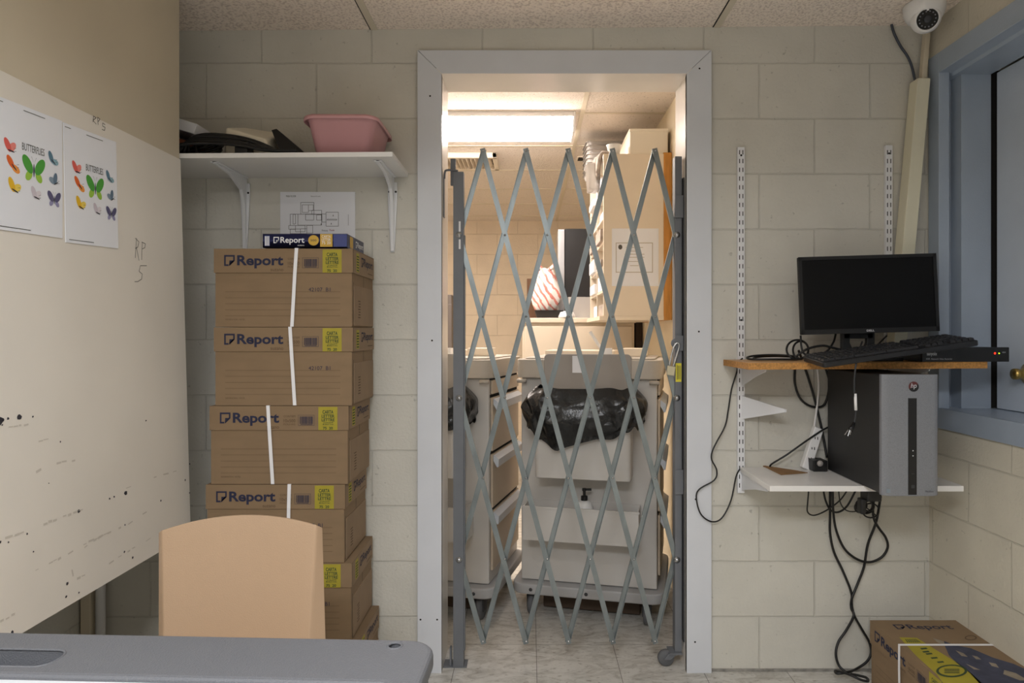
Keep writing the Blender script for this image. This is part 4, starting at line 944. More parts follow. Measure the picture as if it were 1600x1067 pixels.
# ------------------------------------------------------------------ carts
def make_cart(loc, rz, label):
    t = thing('supply_cart', label, 'cart', loc, rz, 'grey plastic supply carts')
    W2, Ln = .2935, .50
    MB().box(-W2, W2, 0, Ln, .16, 1.045).build('body', m_cart, t, local=True, bevel=.006)
    b = MB(); b.prism(rrect(-W2 - .02, W2 + .02, -.03, Ln + .02, .05), 1.045, 1.125, 'z'); b.prism(rrect(-W2 + .01, W2 - .01, 0, Ln - .01, .04), 1.125, 1.132, 'z')
    b.build('top', m_cart2, t, local=True, bevel=.010, seg=3)
    b = MB(); b.prism(rrect(-W2 - .035, W2 + .035, -.05, Ln + .02, .06), .112, .158, 'z'); b.build('base', m_cartgrey, t, local=True, bevel=.008)
    MB().box(-.215, .215, .10, .42, .008, .112).build('dark_filler_panel', mat('dark_brown_panel', '#4a3a2c', 0.7), t, local=True, bevel=.003)  # added dark panel that gives the dark band behind the casters
    for x in (-.24, .0, .24):
        b = MB(); b.lathe([(0, .003), (.006, .002), (.008, 0), (0, 0)][::-1], seg=10, M=Matrix.Translation((x, -.05, .135)) @ Matrix.Rotation(PI / 2, 4, 'X')); b.build('bolt', m_dgrey, t, local=True, smooth=True)
    for z0, z1 in ((.975, 1.035), (.73, .96), (.485, .716), (.215, .47)):
        d = MB().box(W2 + .001, W2 + .012, .02, Ln - .02, z0, z1).build('drawer', m_drawer, t, local=True, bevel=.003)
        if z0 < .97:
            b = MB(); b.prism([(W2 + .012, z1 - .005), (W2 + .036, z1 - .022), (W2 + .034, z1 - .055), (W2 + .028, z1 - .058), (W2 + .012, z1 - .03)], .03, Ln - .03, 'y')
            b.build('drawer_pull', m_handle, d, local=True)
        MB().box(W2 + .0004, W2 + .0009, .012, Ln - .012, z1, z1 + .013).build('drawer_gap', m_gap, t, local=True)
    for x, y in ((-.25, .02), (.25, .02), (-.25, .45), (.25, .45)):
        c = MB(); c.box(x - .022, x + .022, y - .022, y + .022, .104, .112); c.box(x - .019, x - .016, y - .018, y + .018, .04, .106); c.box(x + .016, x + .019, y - .018, y + .018, .04, .106)
        co = c.build('caster', m_dgrey, t, local=True)
        b = MB(); b.lathe([(0, -.014), (.045, -.014), (.052, -.007), (.052, .007), (.045, .014), (0, .014)], seg=24, M=Matrix.Translation((x, y + .01, .0525)) @ Matrix.Rotation(PI / 2, 4, 'Y')); b.build('wheel', m_rubber, co, local=True, smooth=True)
    # bin on the front with its hinged lid
    b = MB(); pr = rrect(-.20, .195, -.150, -.004, .02); n = len(pr)
    b.prism(rrect(-.20, .195, -.150, -.004, .02), .64, 1.0, 'z'); b.build('bin', m_cart, t, local=True, bevel=.003)
    b = MB(); M = rot_m((0, -.035, 1.0), rx=math.radians(-4)); b.prism(rrect(-.185, .19, 0, .150, .02), -.006, .006, 'z', 0, M @ Matrix.Rotation(PI / 2, 4, 'X')); b.build('bin_lid', m_binlid, t, local=True, bevel=.003)
    # open tray low on the front
    b = MB(); z0, z1, xa, xb, ya, yb, k = .372, .515, -.255, .225, -.125, -.003, .004
    b.box(xa, xb, ya, ya + k, z0, z1); b.box(xa, xb, yb - k, yb, z0, z1); b.box(xa, xa + k, ya + k, yb - k, z0, z1); b.box(xb - k, xb, ya + k, yb - k, z0, z1); b.box(xa + k, xb - k, ya + k, yb - k, z0, z0 + .004)
    b.box(xa - .004, xb + .004, ya - .004, ya, z1 - .008, z1)
    b.build('front_tray', m_cart, t, local=True)
    for sx in (-1, 1):
        b = MB(); b.tube([(sx * (W2 - .03), -.034, 1.032), (sx * (W2 + .01), -.034, 1.032)], .009, 8); b.build('latch', m_cart2, t, local=True, smooth=True)
    b = MB(); b.tube(smooth_path([(.03, .10, 1.133), (.06, .09, 1.15), (.035, .08, 1.19), (0, .08, 1.245)], 5), [.007] * 16, 8); b.box(.05, .095, .075, .105, 1.132, 1.172); b.build('bent_arm', m_white, t, local=True, smooth=False)
    b = MB(); b.box(-.06, -.02, -.040, -.036, 1.07, 1.142); b.build('paper_tag', m_paper, t, local=True)
    b = MB(); b.box(-.22, .10, .16, .34, 1.132, 1.16); b.box(.13, .24, .2, .3, 1.132, 1.17); b.build('top_tray', m_cream, t, local=True, bevel=.004)
    return t
def liner(loc, rz, label):
    from mathutils import noise
    b = MB(); n, mr = 160, 40; V = []; Fc = []
    for j in range(mr):
        t_ = j / (mr - 1)
        for k in range(n):
            a = 2 * PI * k / n; ca, sa = math.cos(a), math.sin(a)
            ex = .203 + .050 * math.sin(min(1, t_ * 1.15) * PI * .78); ey = .078 + .040 * math.sin(min(1, t_ * 1.1) * PI * .8)
            x = math.copysign(abs(ca) ** .42, ca) * ex; y = math.copysign(abs(sa) ** .42, sa) * ey
            if x < -.10: low = .752 + (-.10 - x) * .75
            else: low = .752 + (x + .10) * .33
            low += .008 * math.sin(7 * a + 1) + .006 * math.sin(15 * a)
            top = 1.014 + .004 * math.sin(9 * a + 1)
            z = top + (low - top) * t_
            q = Vector((x * 9 + 3.1, y * 9, z * 7))
            r1 = 1 - abs(noise.noise(q)) * 2; r2 = 1 - abs(noise.noise(q * 2.3 + Vector((5, 1, 2)))) * 2; r3 = 1 - abs(noise.noise(Vector((x * 26 + z * 14, y * 20, z * 9)))) * 2
            d = (.010 * r1 + .007 * r2 + .005 * r3 - .008) * min(1, t_ * 4 + .15)
            nx, ny = ca, sa
            V.append((x + nx * d, -.079 + max(-.2, min(y + ny * d, .0745)), z))
    for j in range(mr - 1):
        for k in range(n): Fc.append((j * n + k, j * n + (k + 1) % n, (j + 1) * n + (k + 1) % n, (j + 1) * n + k))
    b.add(V, Fc); o = b.build('bin_bag', m_bag, local=True, smooth=True)
    o.location = loc; o.rotation_euler = (0, 0, rz); tag(o, label, 'bag', 'black bags on the carts'); return o
RZ = math.radians(-13)
A_loc, B_loc = (.248, 2.925, 0), (-.462, 2.985, 0)
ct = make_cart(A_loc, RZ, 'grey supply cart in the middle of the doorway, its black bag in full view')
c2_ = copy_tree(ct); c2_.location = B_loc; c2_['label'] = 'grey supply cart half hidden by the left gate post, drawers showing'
liner(A_loc, RZ, 'black bin bag on the cart in the middle of the doorway'); liner(B_loc, RZ, 'black bin bag partly hidden behind the left gate post')
# soap bottle in the front tray of the middle cart
p = Matrix.Translation(A_loc) @ Matrix.Rotation(RZ, 4, 'Z') @ Vector((-.005, -.065, .3765))
sp = thing('pump_bottle', 'white pump bottle with a black top in the cart tray', 'bottle', p)
b = MB(); b.lathe([(0, 0), (.036, 0), (.038, .004), (.038, .125), (.03, .15), (.013, .160), (0, .160)], c=p, seg=20); b.build('bottle', m_white, sp, smooth=True)
b = MB(); b.lathe([(.014, .160), (.014, .178), (.006, .180), (.006, .200), (.009, .200), (.009, .210), (0, .211)], c=p, seg=14); b.box(p.x - .005, p.x + .030, p.y - .006, p.y + .006, p.z + .201, p.z + .209); b.build('pump', m_black, sp, smooth=False)

# ------------------------------------------------------------------ right side: standards, shelves, computer
def standard(x, z0, z1, label):
    b = MB(); y0, y1 = 2.486, 2.499
    b.box(x - .0125, x + .0125, y0, y0 + .002, z0, z1); b.box(x - .0125, x - .0105, y0 + .002, y1, z0, z1); b.box(x + .0105, x + .0125, y0 + .002, y1, z0, z1)
    z = z0 + .02
    while z < z1 - .02:
        for dx in (-.006, .006): b.rect(-.0016, .0016, 0, .016, (x + dx, y0 - .0003, z), (1, 0, 0), (0, 0, 1), 1)
        z += .032
    for zz in (z1 - .03, (z0 + z1) / 2): b.ell((0, 0), .004, .004, 0, (x, y0 - .0004, zz), (1, 0, 0), (0, 0, 1), 1, 10)
    return tag(b.build('shelf_standard', [m_whitemetal, m_gap]), label, 'shelf upright', 'slotted shelf uprights')
S1 = (1158 - CX) / F * 2.487; S2 = (1389 - CX) / F * 2.487
standard(S1, .655, 1.918, 'slotted white shelf upright nearer the doorway'); standard(S2, .655, 1.925, 'slotted white shelf upright behind the monitor')
def bracket(x, zt_, ln, hh, label, dx=0.0):
    b = MB(); prof = [(2.486, zt_), (2.486 - ln, zt_), (2.486 - ln, zt_ - .008), (2.486 - ln * .55, zt_ - hh * .45), (2.486, zt_ - hh)]
    b.prism(prof, x - .002, x + .002, 'x'); b.box(x - .006, x + .006, 2.486 - ln, 2.486, zt_ - .002, zt_)
    return tag(b.build('shelf_bracket', m_whitemetal), label, 'shelf bracket', 'white brackets on the slotted uprights')
bracket(S1 + .003, 1.1205, .25, .075, 'white bracket under the wooden shelf on the upright nearer the doorway')
bracket(S1 + .003, .7315, .27, .065, 'white bracket under the white shelf, left end')
bracket(S2, 1.1225, .25, .075, 'white bracket under the wooden shelf, behind the computer tower'); bracket(S2, .7315, .27, .065, 'white bracket under the white shelf, right end')
b = MB(); zm = 1.0; Mx = S1 + .003
b.hexa([(Mx - .002, 2.486, .925), (Mx + .004, 2.486, .925), (Mx + .115, 2.36, .965), (Mx + .109, 2.36, .965), (Mx - .002, 2.486, 1.01), (Mx + .004, 2.486, 1.01), (Mx + .115, 2.36, .975), (Mx + .109, 2.36, .975)])
tag(b.build('shelf_bracket', m_whitemetal), 'empty white bracket pointing out between the two shelves', 'shelf bracket', 'white brackets on the slotted uprights')
# wooden shelf
b = MB(); pl_ = [(.706, 2.2), (1.478, 2.2), (1.478, 2.415), (1.452, 2.42), (1.452, 2.484), (.706, 2.484)]; n = len(pl_)
zf = lambda x: 1.1425 + (x - .706) * .0055
V = [(x, y, zf(x) - .0215) for x, y in pl_] + [(x, y, zf(x)) for x, y in pl_]
b.add(V, [tuple(range(n - 1, -1, -1))], 0); b.add(V, [tuple(range(n, 2 * n))], 1); b.add(V, [(i, (i + 1) % n, n + (i + 1) % n, n + i) for i in range(n)], 0)
tag(b.build('wooden_shelf', [m_pboard, m_ptop]), 'raw-edged particle board shelf carrying the monitor and keyboard', 'shelf')
# white shelf
b = MB(); b.box(.768, 1.389, 2.18, 2.484, .732, .750)
tag(b.build('white_shelf', m_shelfw, bevel=.001), 'white shelf under the black computer tower', 'shelf')
# computer tower
pc = thing('computer_tower', 'black computer tower with a silver front on the white shelf', 'computer', (1.149, 2.25, .751))
b = MB(); b.box(1.066, 1.233, 2.075, 2.44, .751, 1.112); b.build('case', m_blackm, pc, bevel=.003)
b = MB(); z0, z1 = .748, 1.1145
pr = [(1.064, 2.0755), (1.064, 2.062), (1.082, 2.050), (1.217, 2.050), (1.235, 2.062), (1.235, 2.0755)]
b.prism(pr, z0, z1, 'z'); fr_o = b.build('front_panel', fac_mat('perforated_silver', '#6d6f73', '#808287', 620, 0.35, 'voronoi', pos=.35), pc, bevel=.002)
b = MB(); x0, x1 = at(1419, 0, 2.05).x, at(1432, 0, 2.05).x
b.box(x0, x1, 2.0485, 2.0500, .753, at(0, 622, 2.05).z)
O = (0, 2.048, 0)
for py in (704, 712): pz = at(1426, py, 2.05); b.ell((pz.x, pz.z), .0018, .0018, 0, O, (1, 0, 0), (0, 0, 1), 1, 8)
pz = at(1426, 760, 2.05); b.rect(pz.x - .005, pz.x + .005, pz.z - .005, pz.z + .005, O, (1, 0, 0), (0, 0, 1), 2); pz = at(1426, 740, 2.05); b.rect(pz.x - .004, pz.x + .004, pz.z - .001, pz.z + .001, O, (1, 0, 0), (0, 0, 1), 2)
b.build('drive_strip', [m_black, m_whitetxt, m_dgrey], pc)
b = MB(); lg = at(1427.5, 604, 2.05); O = (lg.x, 2.0494, lg.z); b.ell((0, 0), .0155, .0155, 0, O, (1, 0, 0), (0, 0, 1), 0, 28)
b.plane_pts([(.0155 * math.cos(PI * k / 14 + .5) , .0155 * math.sin(PI * k / 14 + .5)) for k in range(15)], (lg.x, 2.0491, lg.z), (1, 0, 0), (0, 0, 1), 2)
b.text('hp', -.0085, .0085, -.0085, .0105, (lg.x, 2.0486, lg.z), (1, 0, .0), (.18, 0, 1), 1)
b.build('badge', [m_black, m_silvertxt, mat('dark_red', '#5a2a28', 0.4)], pc)
b = MB(); q = at(1452, 768, 2.05); b.text('Pavilion', q.x - .012, q.x + .012, q.z - .002, q.z + .003, (0, 2.0492, 0), (1, 0, 0), (0, 0, 1)); b.build('model_mark', m_dgrey, pc)
b = MB(); q = at(1388, 767, 2.05); b.rect(q.x - .006, q.x + .006, q.z - .006, q.z + .006, (0, 2.0492, 0), (1, 0, 0), (0, 0, 1)); b.build('sticker', mat('holo_sticker', '#7f8a92', 0.3), pc)
# monitor
mn = thing('monitor', 'black computer monitor on the wooden shelf', 'monitor', (1.13, 2.32, 1.1455))
MM = rot_m((1.143, 2.30, 1.371), ry=math.radians(-1.6), rz=math.radians(-1), rx=math.radians(-2))
W2, H2 = .231, .1315
b = MB(); b.box(-W2, W2, 0, .014, -H2, H2, 0, MM); b.box(-W2 * .7, W2 * .7, .014, .050, -H2 * .7, H2 * .6, 0, MM); b.build('housing', m_black, mn, bevel=.003)
b = MB(); bz = .011
for q in ((-W2, W2, -H2, -H2 + .016), (-W2, W2, H2 - bz, H2), (-W2, -W2 + bz, -H2, H2), (W2 - bz, W2, -H2, H2)): b.box(q[0], q[1], -.004, .0, q[2], q[3], 0, MM)
b.build('bezel', mat('bezel_plastic', '#101011', 0.5), mn)
b = MB(); b.box(-W2 + bz, W2 - bz, -.0015, 0, -H2 + .016, H2 - bz, 0, MM); b.build('screen', m_screen, mn)
b = MB(); R = MM.to_3x3() @ Vector((1, 0, 0)); U = MM.to_3x3() @ Vector((0, 0, 1)); b.text('DELL', -.013, .013, -H2 + .005, -H2 + .0115, MM @ Vector((0, -.0046, 0)), R, U, 0, .03); b.build('brand_mark', m_silvertxt, mn)
b = MB(); nx = at(1340, 0, 2.36).x
ring = [(nx - .055, 1.15), (nx + .055, 1.15), (nx + .05, 1.30), (nx - .05, 1.30)]
b.prism([(nx - .056, 1.15), (nx - .022, 1.15), (nx - .022, 1.188), (nx - .030, 1.206), (nx - .030, 1.235), (nx - .05, 1.30), (nx - .056, 1.30)], 2.352, 2.372, 'y')
b.prism([(nx + .022, 1.15), (nx + .056, 1.15), (nx + .056, 1.30), (nx + .05, 1.30), (nx + .030, 1.235), (nx + .030, 1.206), (nx + .022, 1.188)], 2.352, 2.372, 'y')
b.box(nx - .023, nx + .023, 2.352, 2.372, 1.15, 1.184); b.box(nx - .05, nx + .05, 2.352, 2.372, 1.22, 1.30)
b.build('stand', m_black, mn, bevel=.002)
b = MB(); b.prism(rrect(nx - .11, nx + .11, 2.262, 2.44, .012), 1.1455, 1.158, 'z'); b.build('foot', m_black, mn, bevel=.003)
# recorder
dv = thing('video_recorder', 'flat black video recorder with red and green lights on the wooden shelf', 'recorder', (1.42, 2.3, 1.147))
dx0, dx1, dz0, dz1 = 1.265, 1.545, 1.1475, 1.1935
MB().box(dx0 + .002, dx1 - .002, 2.207, 2.414, dz0, dz1 - .001).build('case', mat('recorder_case', '#3a3e42', 0.4), dv, bevel=.002)
b = MB(); b.box(dx0, dx1, 2.195, 2.207, dz0 - .0005, dz1); b.build('front_panel', m_black, dv, bevel=.001)
b = MB(); O = (0, 2.1944, 0); R = (1, 0, 0); U = (0, 0, 1)
q0 = at(1448, 557, 2.195); q1 = at(1464, 550, 2.195); b.text('sanyoix', q0.x, q1.x, q0.z, q1.z, O, R, U, 0, .02)
q0 = at(1447, 562, 2.195); q1 = at(1488, 559.5, 2.195); b.text('NVR  Network Video Recorder', q0.x, q1.x, q0.z, q1.z, O, R, U, 0)
q0 = at(1566, 551.5, 2.195); q1 = at(1571, 549.5, 2.195); b.text('HDMI', q0.x, q1.x, q0.z, q1.z, O, R, U, 0)
b.build('lettering', m_silvertxt, dv)
for px, col_, r_ in ((1554.5, ('#ff2010', '#ff2a14'), .0032), (1561, ('#a0d020', '#a8e020'), .0022)):
    p = at(px, 552, 2.195); b = MB(); b.lathe([(0, .002), (r_ * .7, .0015), (r_, 0), (0, 0)][::-1], seg=12, M=Matrix.Translation((p.x, 2.1948, p.z)) @ Matrix.Rotation(PI / 2, 4, 'X'))
    b.build('indicator', mat('led_' + col_[0][1:4], col_[0], 0.4, emit=col_[1], estr=3.0), dv, smooth=True)
# keyboard
kb = thing('keyboard', 'black keyboard propped up on the recorder', 'keyboard', (1.14, 2.16, 1.146))
KM = rot_m((1.132, 2.150, 1.183), ry=math.radians(-8.0), rz=math.radians(2.0), rx=math.radians(6))
b = MB(); b.prism(rrect(-.245, .245, -.072, .072, .010), -.009, .008, 'z', 0, KM); b.build('case', mat('keyboard_case', '#19191b', 0.4), kb, bevel=.003)
b = MB(); m_key = mat('key_caps', '#202023', 0.5)
for r_ in range(6):
    y = -.056 + r_ * .0215; x = -.237
    while x < .233:
        w_ = .0175 if not (r_ == 0 and -.14 < x < -.02) else .10
        if not (.055 < x < .068 or .142 < x < .15):
            V = [(x, y, .008), (x + w_, y, .008), (x + w_, y + .0185, .008), (x, y + .0185, .008), (x + .002, y + .002, .0145), (x + w_ - .002, y + .002, .0145), (x + w_ - .002, y + .016, .0145), (x + .002, y + .016, .0145)]
            b.hexa([tuple(KM @ Vector(v_)) for v_ in V])
        x += w_ + .0022
b.build('keys', m_key, kb)

def cable(name, pts, r, label, group='black cables around the computer', m=m_cable, closed=False, cat='cable'):
    b = MB(); b.tube(smooth_path([at(*p) for p in pts], 6, closed), r, 8, closed=closed)
    return tag(b.build(name, m, smooth=True), label, cat, group)
cable('thin_cable', [(1160, 560, 2.46), (1154, 566, 2.492), (1151, 582, 2.492), (1143, 608, 2.49), (1138, 640, 2.49), (1133, 665, 2.488), (1120, 690, 2.475), (1113, 705, 2.468), (1112, 718, 2.466), (1120, 735, 2.468), (1116, 750, 2.466), (1093, 764, 2.466), (1088, 778, 2.466), (1095, 803, 2.466), (1112, 815, 2.466), (1128, 809, 2.47), (1142, 782, 2.48), (1150, 745, 2.486), (1156, 733, 2.483)], .0028, 'thin black cable looping over the right door casing from the wooden shelf')
cable('power_cable', [(1236, 556, 2.46), (1242, 570, 2.488), (1242, 598, 2.488), (1250, 622, 2.488), (1268, 635, 2.488), (1288, 632, 2.486), (1296, 600, 2.486), (1290, 575, 2.487)], .0042, 'black cord hanging in a loop behind the wooden shelf, left of the tower')
cable('power_cable', [(1248, 548, 2.44), (1256, 570, 2.49), (1266, 600, 2.489), (1275, 632, 2.488), (1285, 675, 2.484), (1292, 715, 2.47)], .0045, 'black cord running down behind the left edge of the tower')
cable('power_cable', [(1300, 665, 2.47), (1285, 672, 2.46), (1258, 690, 2.45), (1230, 710, 2.45), (1207, 724, 2.465), (1203, 728.5, 2.475)], .0034, 'black cord slanting down onto the white shelf behind the brown cardboard scrap')
cable('white_cable', [(1276, 566, 2.488), (1279, 600, 2.487), (1277, 630, 2.486), (1272, 668, 2.478)], .0042, 'white cable running down to the white power strip', None, m_white)
cable('thin_cable', [(1393, 38, 2.49), (1397, 52, 2.488), (1407, 72, 2.487), (1418, 88, 2.486), (1425, 105, 2.485), (1430, 127, 2.475)], .0045, 'dark blue cable from the ceiling into the leaning raceway', None, mat('slate_cable', '#3c424e', 0.5))
# hanging cords below the white shelf
cable('power_cable', [(1297, 762, 2.44), (1297, 800, 2.46), (1297, 832, 2.48), (1303, 862, 2.485), (1317, 892, 2.485), (1330, 925, 2.485), (1331, 945, 2.48), (1335, 962, 2.48), (1346, 982, 2.478), (1358, 1003, 2.47), (1361, 1020, 2.46), (1354, 1034, 2.45), (1338, 1045, 2.44), (1325, 1050, 2.40), (1308, 1052, 2.40), (1306, 1048, 2.42), (1325, 1053, 2.37), (1345, 1062, 2.34), (1356, 1064, 2.32), (1352, 1058, 2.33), (1330, 1053, 2.39)], .0045, 'longest black cord, twisted and hanging from the white shelf to the floor')
cable('power_cable', [(1376, 775, 2.44), (1369, 815, 2.46), (1356, 850, 2.48), (1350, 885, 2.484), (1340, 912, 2.485), (1331, 935, 2.475), (1330, 950, 2.485), (1334, 962, 2.472), (1322, 985, 2.475), (1310, 1003, 2.47), (1306, 1022, 2.46), (1311, 1040, 2.45), (1322, 1050, 2.43)], .0045, 'black cord dropping from the adapter and crossing the longest cord')
cable('power_cable', [(1301, 762, 2.42), (1302, 800, 2.44), (1307, 830, 2.46), (1320, 858, 2.47), (1340, 874, 2.47), (1360, 878, 2.47), (1378, 870, 2.47), (1387, 855, 2.465), (1384, 840, 2.46), (1374, 826, 2.455), (1366, 812, 2.45), (1364, 795, 2.445), (1366, 775, 2.44)], .0045, 'black cord hanging in a wide loop under the tower')
cable('thin_cable', [(1264, 762, 2.42), (1262, 785, 2.43), (1262, 800, 2.44), (1272, 805, 2.44), (1290, 798, 2.44), (1312, 782, 2.43), (1325, 764, 2.42)], .0026, 'thin black cable in a shallow loop under the white shelf, leftmost of all')
cable('thin_cable', [(1286, 762, 2.44), (1290, 782, 2.45), (1298, 797, 2.455), (1310, 800, 2.455), (1324, 790, 2.45), (1338, 764, 2.44)], .0036, 'thicker short black cable loop close under the white shelf')
cable('thin_cable', [(1310, 762, 2.40), (1313, 785, 2.42), (1322, 797, 2.43), (1336, 799, 2.43), (1350, 792, 2.43), (1362, 800, 2.43), (1370, 806, 2.43)], .0022, 'thinnest black cable joining the knotted bundle under the tower')
b = MB(); rr = random.Random(4)
for k in range(6):
    cx_, cy_ = 1350 + rr.uniform(-8, 12), 792 + rr.uniform(-4, 8)
    pts = [at(cx_ + 13 * math.cos(2 * PI * j / 9 + k) * (1 if k % 2 else .6), cy_ + 8 * math.sin(2 * PI * j / 9 + k) * (1 if k % 2 == 0 else 1.4), 2.43 + .006 * math.sin(2 * PI * j / 9 * 2 + k)) for j in range(9)]
    b.tube(smooth_path(pts, 3, True), .0028, 6, closed=True)
tag(b.build('cable_bundle', m_cable, smooth=True), 'knotted black cable bundle hanging under the tower', 'cable')
b = MB(); b.box(1.09, 1.138, 2.20, 2.25, .694, .7315); b.box(1.075, 1.092, 2.21, 2.24, .65, .70)
tag(b.build('power_adapter', m_black, bevel=.004), 'black power adapter tucked under the white shelf below the tower', 'adapter')
# coils on the wooden shelf
for i, (cx_, cy_, ra, rb, dy, lab, r_) in enumerate(((1207, 559, 40, 4.5, .05, 'black cable coiled flat at the left end of the wooden shelf', .0036), (1246, 546, 17, 15, .02, 'upright ring of black cable on the wooden shelf by the monitor', .0036))):
    b = MB()
    for q in range(2):
        pts = [at(cx_ + q * 5 + (ra - 5 * q) * math.cos(2 * PI * k / 14), min(cy_ + q * 1 + (rb - q) * math.sin(2 * PI * k / 14), 561.5), 2.36 - dy * math.sin(2 * PI * k / 14) + .01 * q) for k in range(14)]
        for p_ in pts: p_.z = max(p_.z, 1.1475)
        b.tube(smooth_path(pts, 4, True), r_, 7, closed=True)
    tag(b.build('cable_coil', m_cable, smooth=True), lab, 'cable', 'black cables around the computer')
cable('power_cable', [(1245, 556, 2.33), (1262, 545, 2.33), (1285, 540, 2.34), (1300, 543, 2.34), (1318, 547, 2.36), (1335, 548, 2.40)], .0040, 'black cord arching from the cable ring to behind the monitor')
cable('power_cable', [(1251, 524, 2.34), (1252, 540, 2.34), (1256, 552, 2.33), (1268, 556, 2.33), (1290, 550, 2.34), (1302, 535, 2.36), (1306, 520, 2.37)], .0036, 'black cord hanging from the monitor back to the shelf top')
cable('power_cable', [(1362, 548, 2.42), (1372, 538, 2.42), (1386, 524, 2.40)], .0030, 'short black cord behind the monitor stand, right side')
# plug cable over the keyboard
pg = thing('plug_lead', 'black lead with a white tag and bare plug dangling before the tower', 'plug lead', at(1336, 640, 2.12))
b = MB(); b.tube(smooth_path([at(1347, 534, 2.25), at(1345, 540, 2.19), at(1341, 552, 2.12), at(1338, 566, 2.085), at(1335, 590, 2.085), at(1335, 610, 2.085), at(1337, 640, 2.085), at(1336, 655, 2.085), at(1334, 664, 2.085)], 6), .0028, 8); b.build('lead', mat('grey_lead', '#2d2e30', 0.45), pg, smooth=True)
b = MB(); b.tube([at(1336.3, 615, 2.085), at(1337.3, 641, 2.085)], .0045, 8); o = b.build('tag', m_white, pg, smooth=True); o['label'] = 'white paper tag'
b = MB(); b.tube([at(1334.5, 660, 2.085), at(1331, 668, 2.083), at(1328, 672, 2.08)], [.004, .0075, .009], 8); b.build('plug', m_black, pg, smooth=True)
for dx in (-5, 0, 3):
    b = MB(); a = at(1328 + dx * .6, 672, 2.08); c = at(1325 + dx, 679 + (2 if dx == 0 else 0), 2.075); b.tube([a, c], .0013, 6); b.build('prong', m_steel, pg)
# cardboard scrap, power strip, adapter on the white shelf
b = MB(); P = [at_z(1190, 726.5, .7525), at_z(1240, 734, .756), at_z(1262, 738, .7535), at_z(1220, 741, .753)]; b.add(P + [p_ - Vector((0, 0, .0022)) for p_ in P], [(3, 2, 1, 0), (4, 5, 6, 7), (0, 1, 5, 4), (1, 2, 6, 5), (2, 3, 7, 6), (3, 0, 4, 7)])
tag(b.build('cardboard_scrap', m_brown), 'torn brown cardboard scrap on the white shelf', 'cardboard')
ps = thing('power_strip', 'white power strip leaning on the wall beside the tower', 'power strip', at(1258, 727, 2.46))
b = MB(); A = at(1258, 728, 2.45); B_ = at(1278, 668, 2.478); A.z = .752; d = (B_ - A); n_ = Vector((d.z, 0, -d.x)).normalized() * .017
b.hexa([A - n_ + Vector((0, -.014, 0)), A + n_ + Vector((0, -.014, 0)), A + n_ + Vector((0, .014, 0)), A - n_ + Vector((0, .014, 0)), B_ - n_ + Vector((0, -.014, 0)), B_ + n_ + Vector((0, -.014, 0)), B_ + n_ + Vector((0, .014, 0)), B_ - n_ + Vector((0, .014, 0))]); b.build('strip_body', m_white, ps, bevel=.003)
b = MB()
for k in range(3): c_ = A + d * (.25 + .25 * k) + Vector((0, -.0148, 0)); b.rect(-.006, -.003, -.005, .005, c_, (1, 0, 0), (0, 0, 1)); b.rect(.003, .006, -.005, .005, c_, (1, 0, 0), (0, 0, 1))
b.build('sockets', m_gap, ps)
ad = thing('power_adapter', 'black power adapter on the white shelf behind the tower', 'adapter', at(1277, 728, 2.44))
b = MB(); x0 = at(1267, 0, 2.42).x; x1 = at(1290, 0, 2.42).x; b.box(x0, x1, 2.40, 2.46, .7505, .790); b.build('brick', m_black, ad, bevel=.004)
b = MB(); p = at(1281, 712, 2.40); b.lathe([(0, .006), (.010, .005), (.011, 0), (0, 0)][::-1], seg=14, M=Matrix.Translation((p.x, 2.40, .780)) @ Matrix.Rotation(PI / 2, 4, 'X')); b.build('round_cap', m_tray, ad, smooth=True)

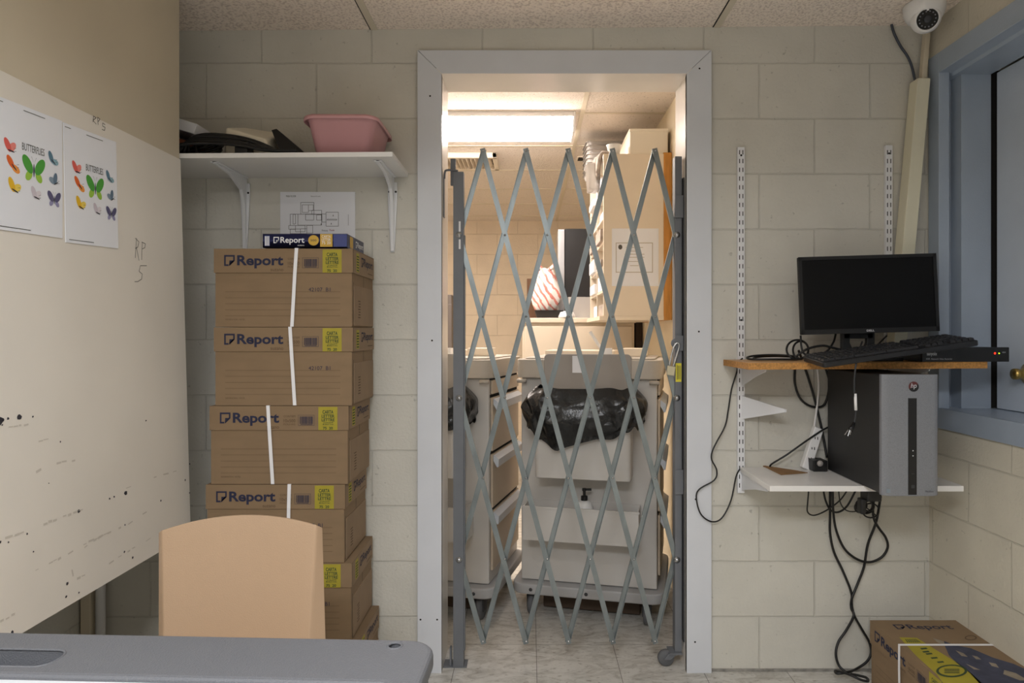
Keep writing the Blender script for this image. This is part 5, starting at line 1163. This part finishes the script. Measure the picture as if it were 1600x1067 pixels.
# leaning raceway and thin duct
b = MB(); P = []
top = at(1437.5, 126, 2.46); bot = at(1400, 545, 2.455); w_ = .0235
V = []
for c_ in (bot, top):
    for dx, dy in ((-w_, -.03), (w_, -.03), (w_, .03), (-w_, .03)): V.append((c_.x + dx * .98, c_.y + dy * .9, max(c_.z, 1.148)))
b.hexa(V); tag(b.build('cable_raceway', mat('cream_raceway', '#ddd8c0', 0.5), bevel=.002), 'tall cream raceway leaning in the corner behind the monitor', 'raceway')
b = MB(); p0 = at(1449, 62, 2.47); p1 = at(1441, 130, 2.47)
b.hexa([(p1.x - .009, 2.458, p1.z), (p1.x + .009, 2.458, p1.z), (p1.x + .009, 2.482, p1.z), (p1.x - .009, 2.482, p1.z), (p0.x - .009, 2.458, p0.z + .06), (p0.x + .009, 2.458, p0.z + .06), (p0.x + .009, 2.482, p0.z + .06), (p0.x - .009, 2.482, p0.z + .06)])
tag(b.build('thin_duct', m_part, bevel=.002), 'thin beige cable duct between the dome camera and the raceway', 'duct')
# dome camera
dc = thing('dome_camera', 'white dome security camera on the ceiling above the window corner', 'camera', (1.352, 2.335, 2.30))
cz = zc(1.352)
b = MB(); b.lathe([(0, 0), (.063, 0), (.066, -.006), (.064, -.030), (.058, -.046), (.050, -.058), (.030, -.064), (0, -.066)][::-1], c=(1.352, 2.335, cz - .001), seg=36); b.build('housing', m_white, dc, smooth=True)
ec = Vector((1.347, 2.318, cz - .060)); dr = (Vector((.55, 0, 1.25)) - ec).normalized(); q = dr.to_track_quat('Z', 'Y').to_matrix().to_4x4(); EM = Matrix.Translation(ec) @ q
b = MB(); b.lathe([(0, -.047)] + [(.047 * math.sin(a), -.047 * math.cos(a)) for a in [PI * k / 16 for k in range(1, 13)]] + [(.034, .030), (.030, .030)], seg=32, M=EM); b.build('eyeball', m_white, dc, smooth=True)
b = MB(); b.lathe([(.0335, .0295), (.031, .0315), (0, .0315)], seg=32, M=EM); b.build('lens_cover', mat('black_glass', '#0c0d10', 0.12), dc, smooth=False)
b = MB(); b.lathe([(.012, .0315), (.012, .036), (.009, .0375), (0, .036)], seg=20, M=EM); b.build('lens', mat('lens_glass', '#2a2c33', 0.08), dc, smooth=True)
b = MB()
for k in range(14):
    a = 2 * PI * k / 14; b.lathe([(.0025, .0314), (.0022, .0326), (0, .0328)], c=(.0245 * math.cos(a), .0245 * math.sin(a), 0), seg=8, M=EM)
b.build('infrared_leds', mat('led_dots', '#8d8f95', 0.2), dc, smooth=True)
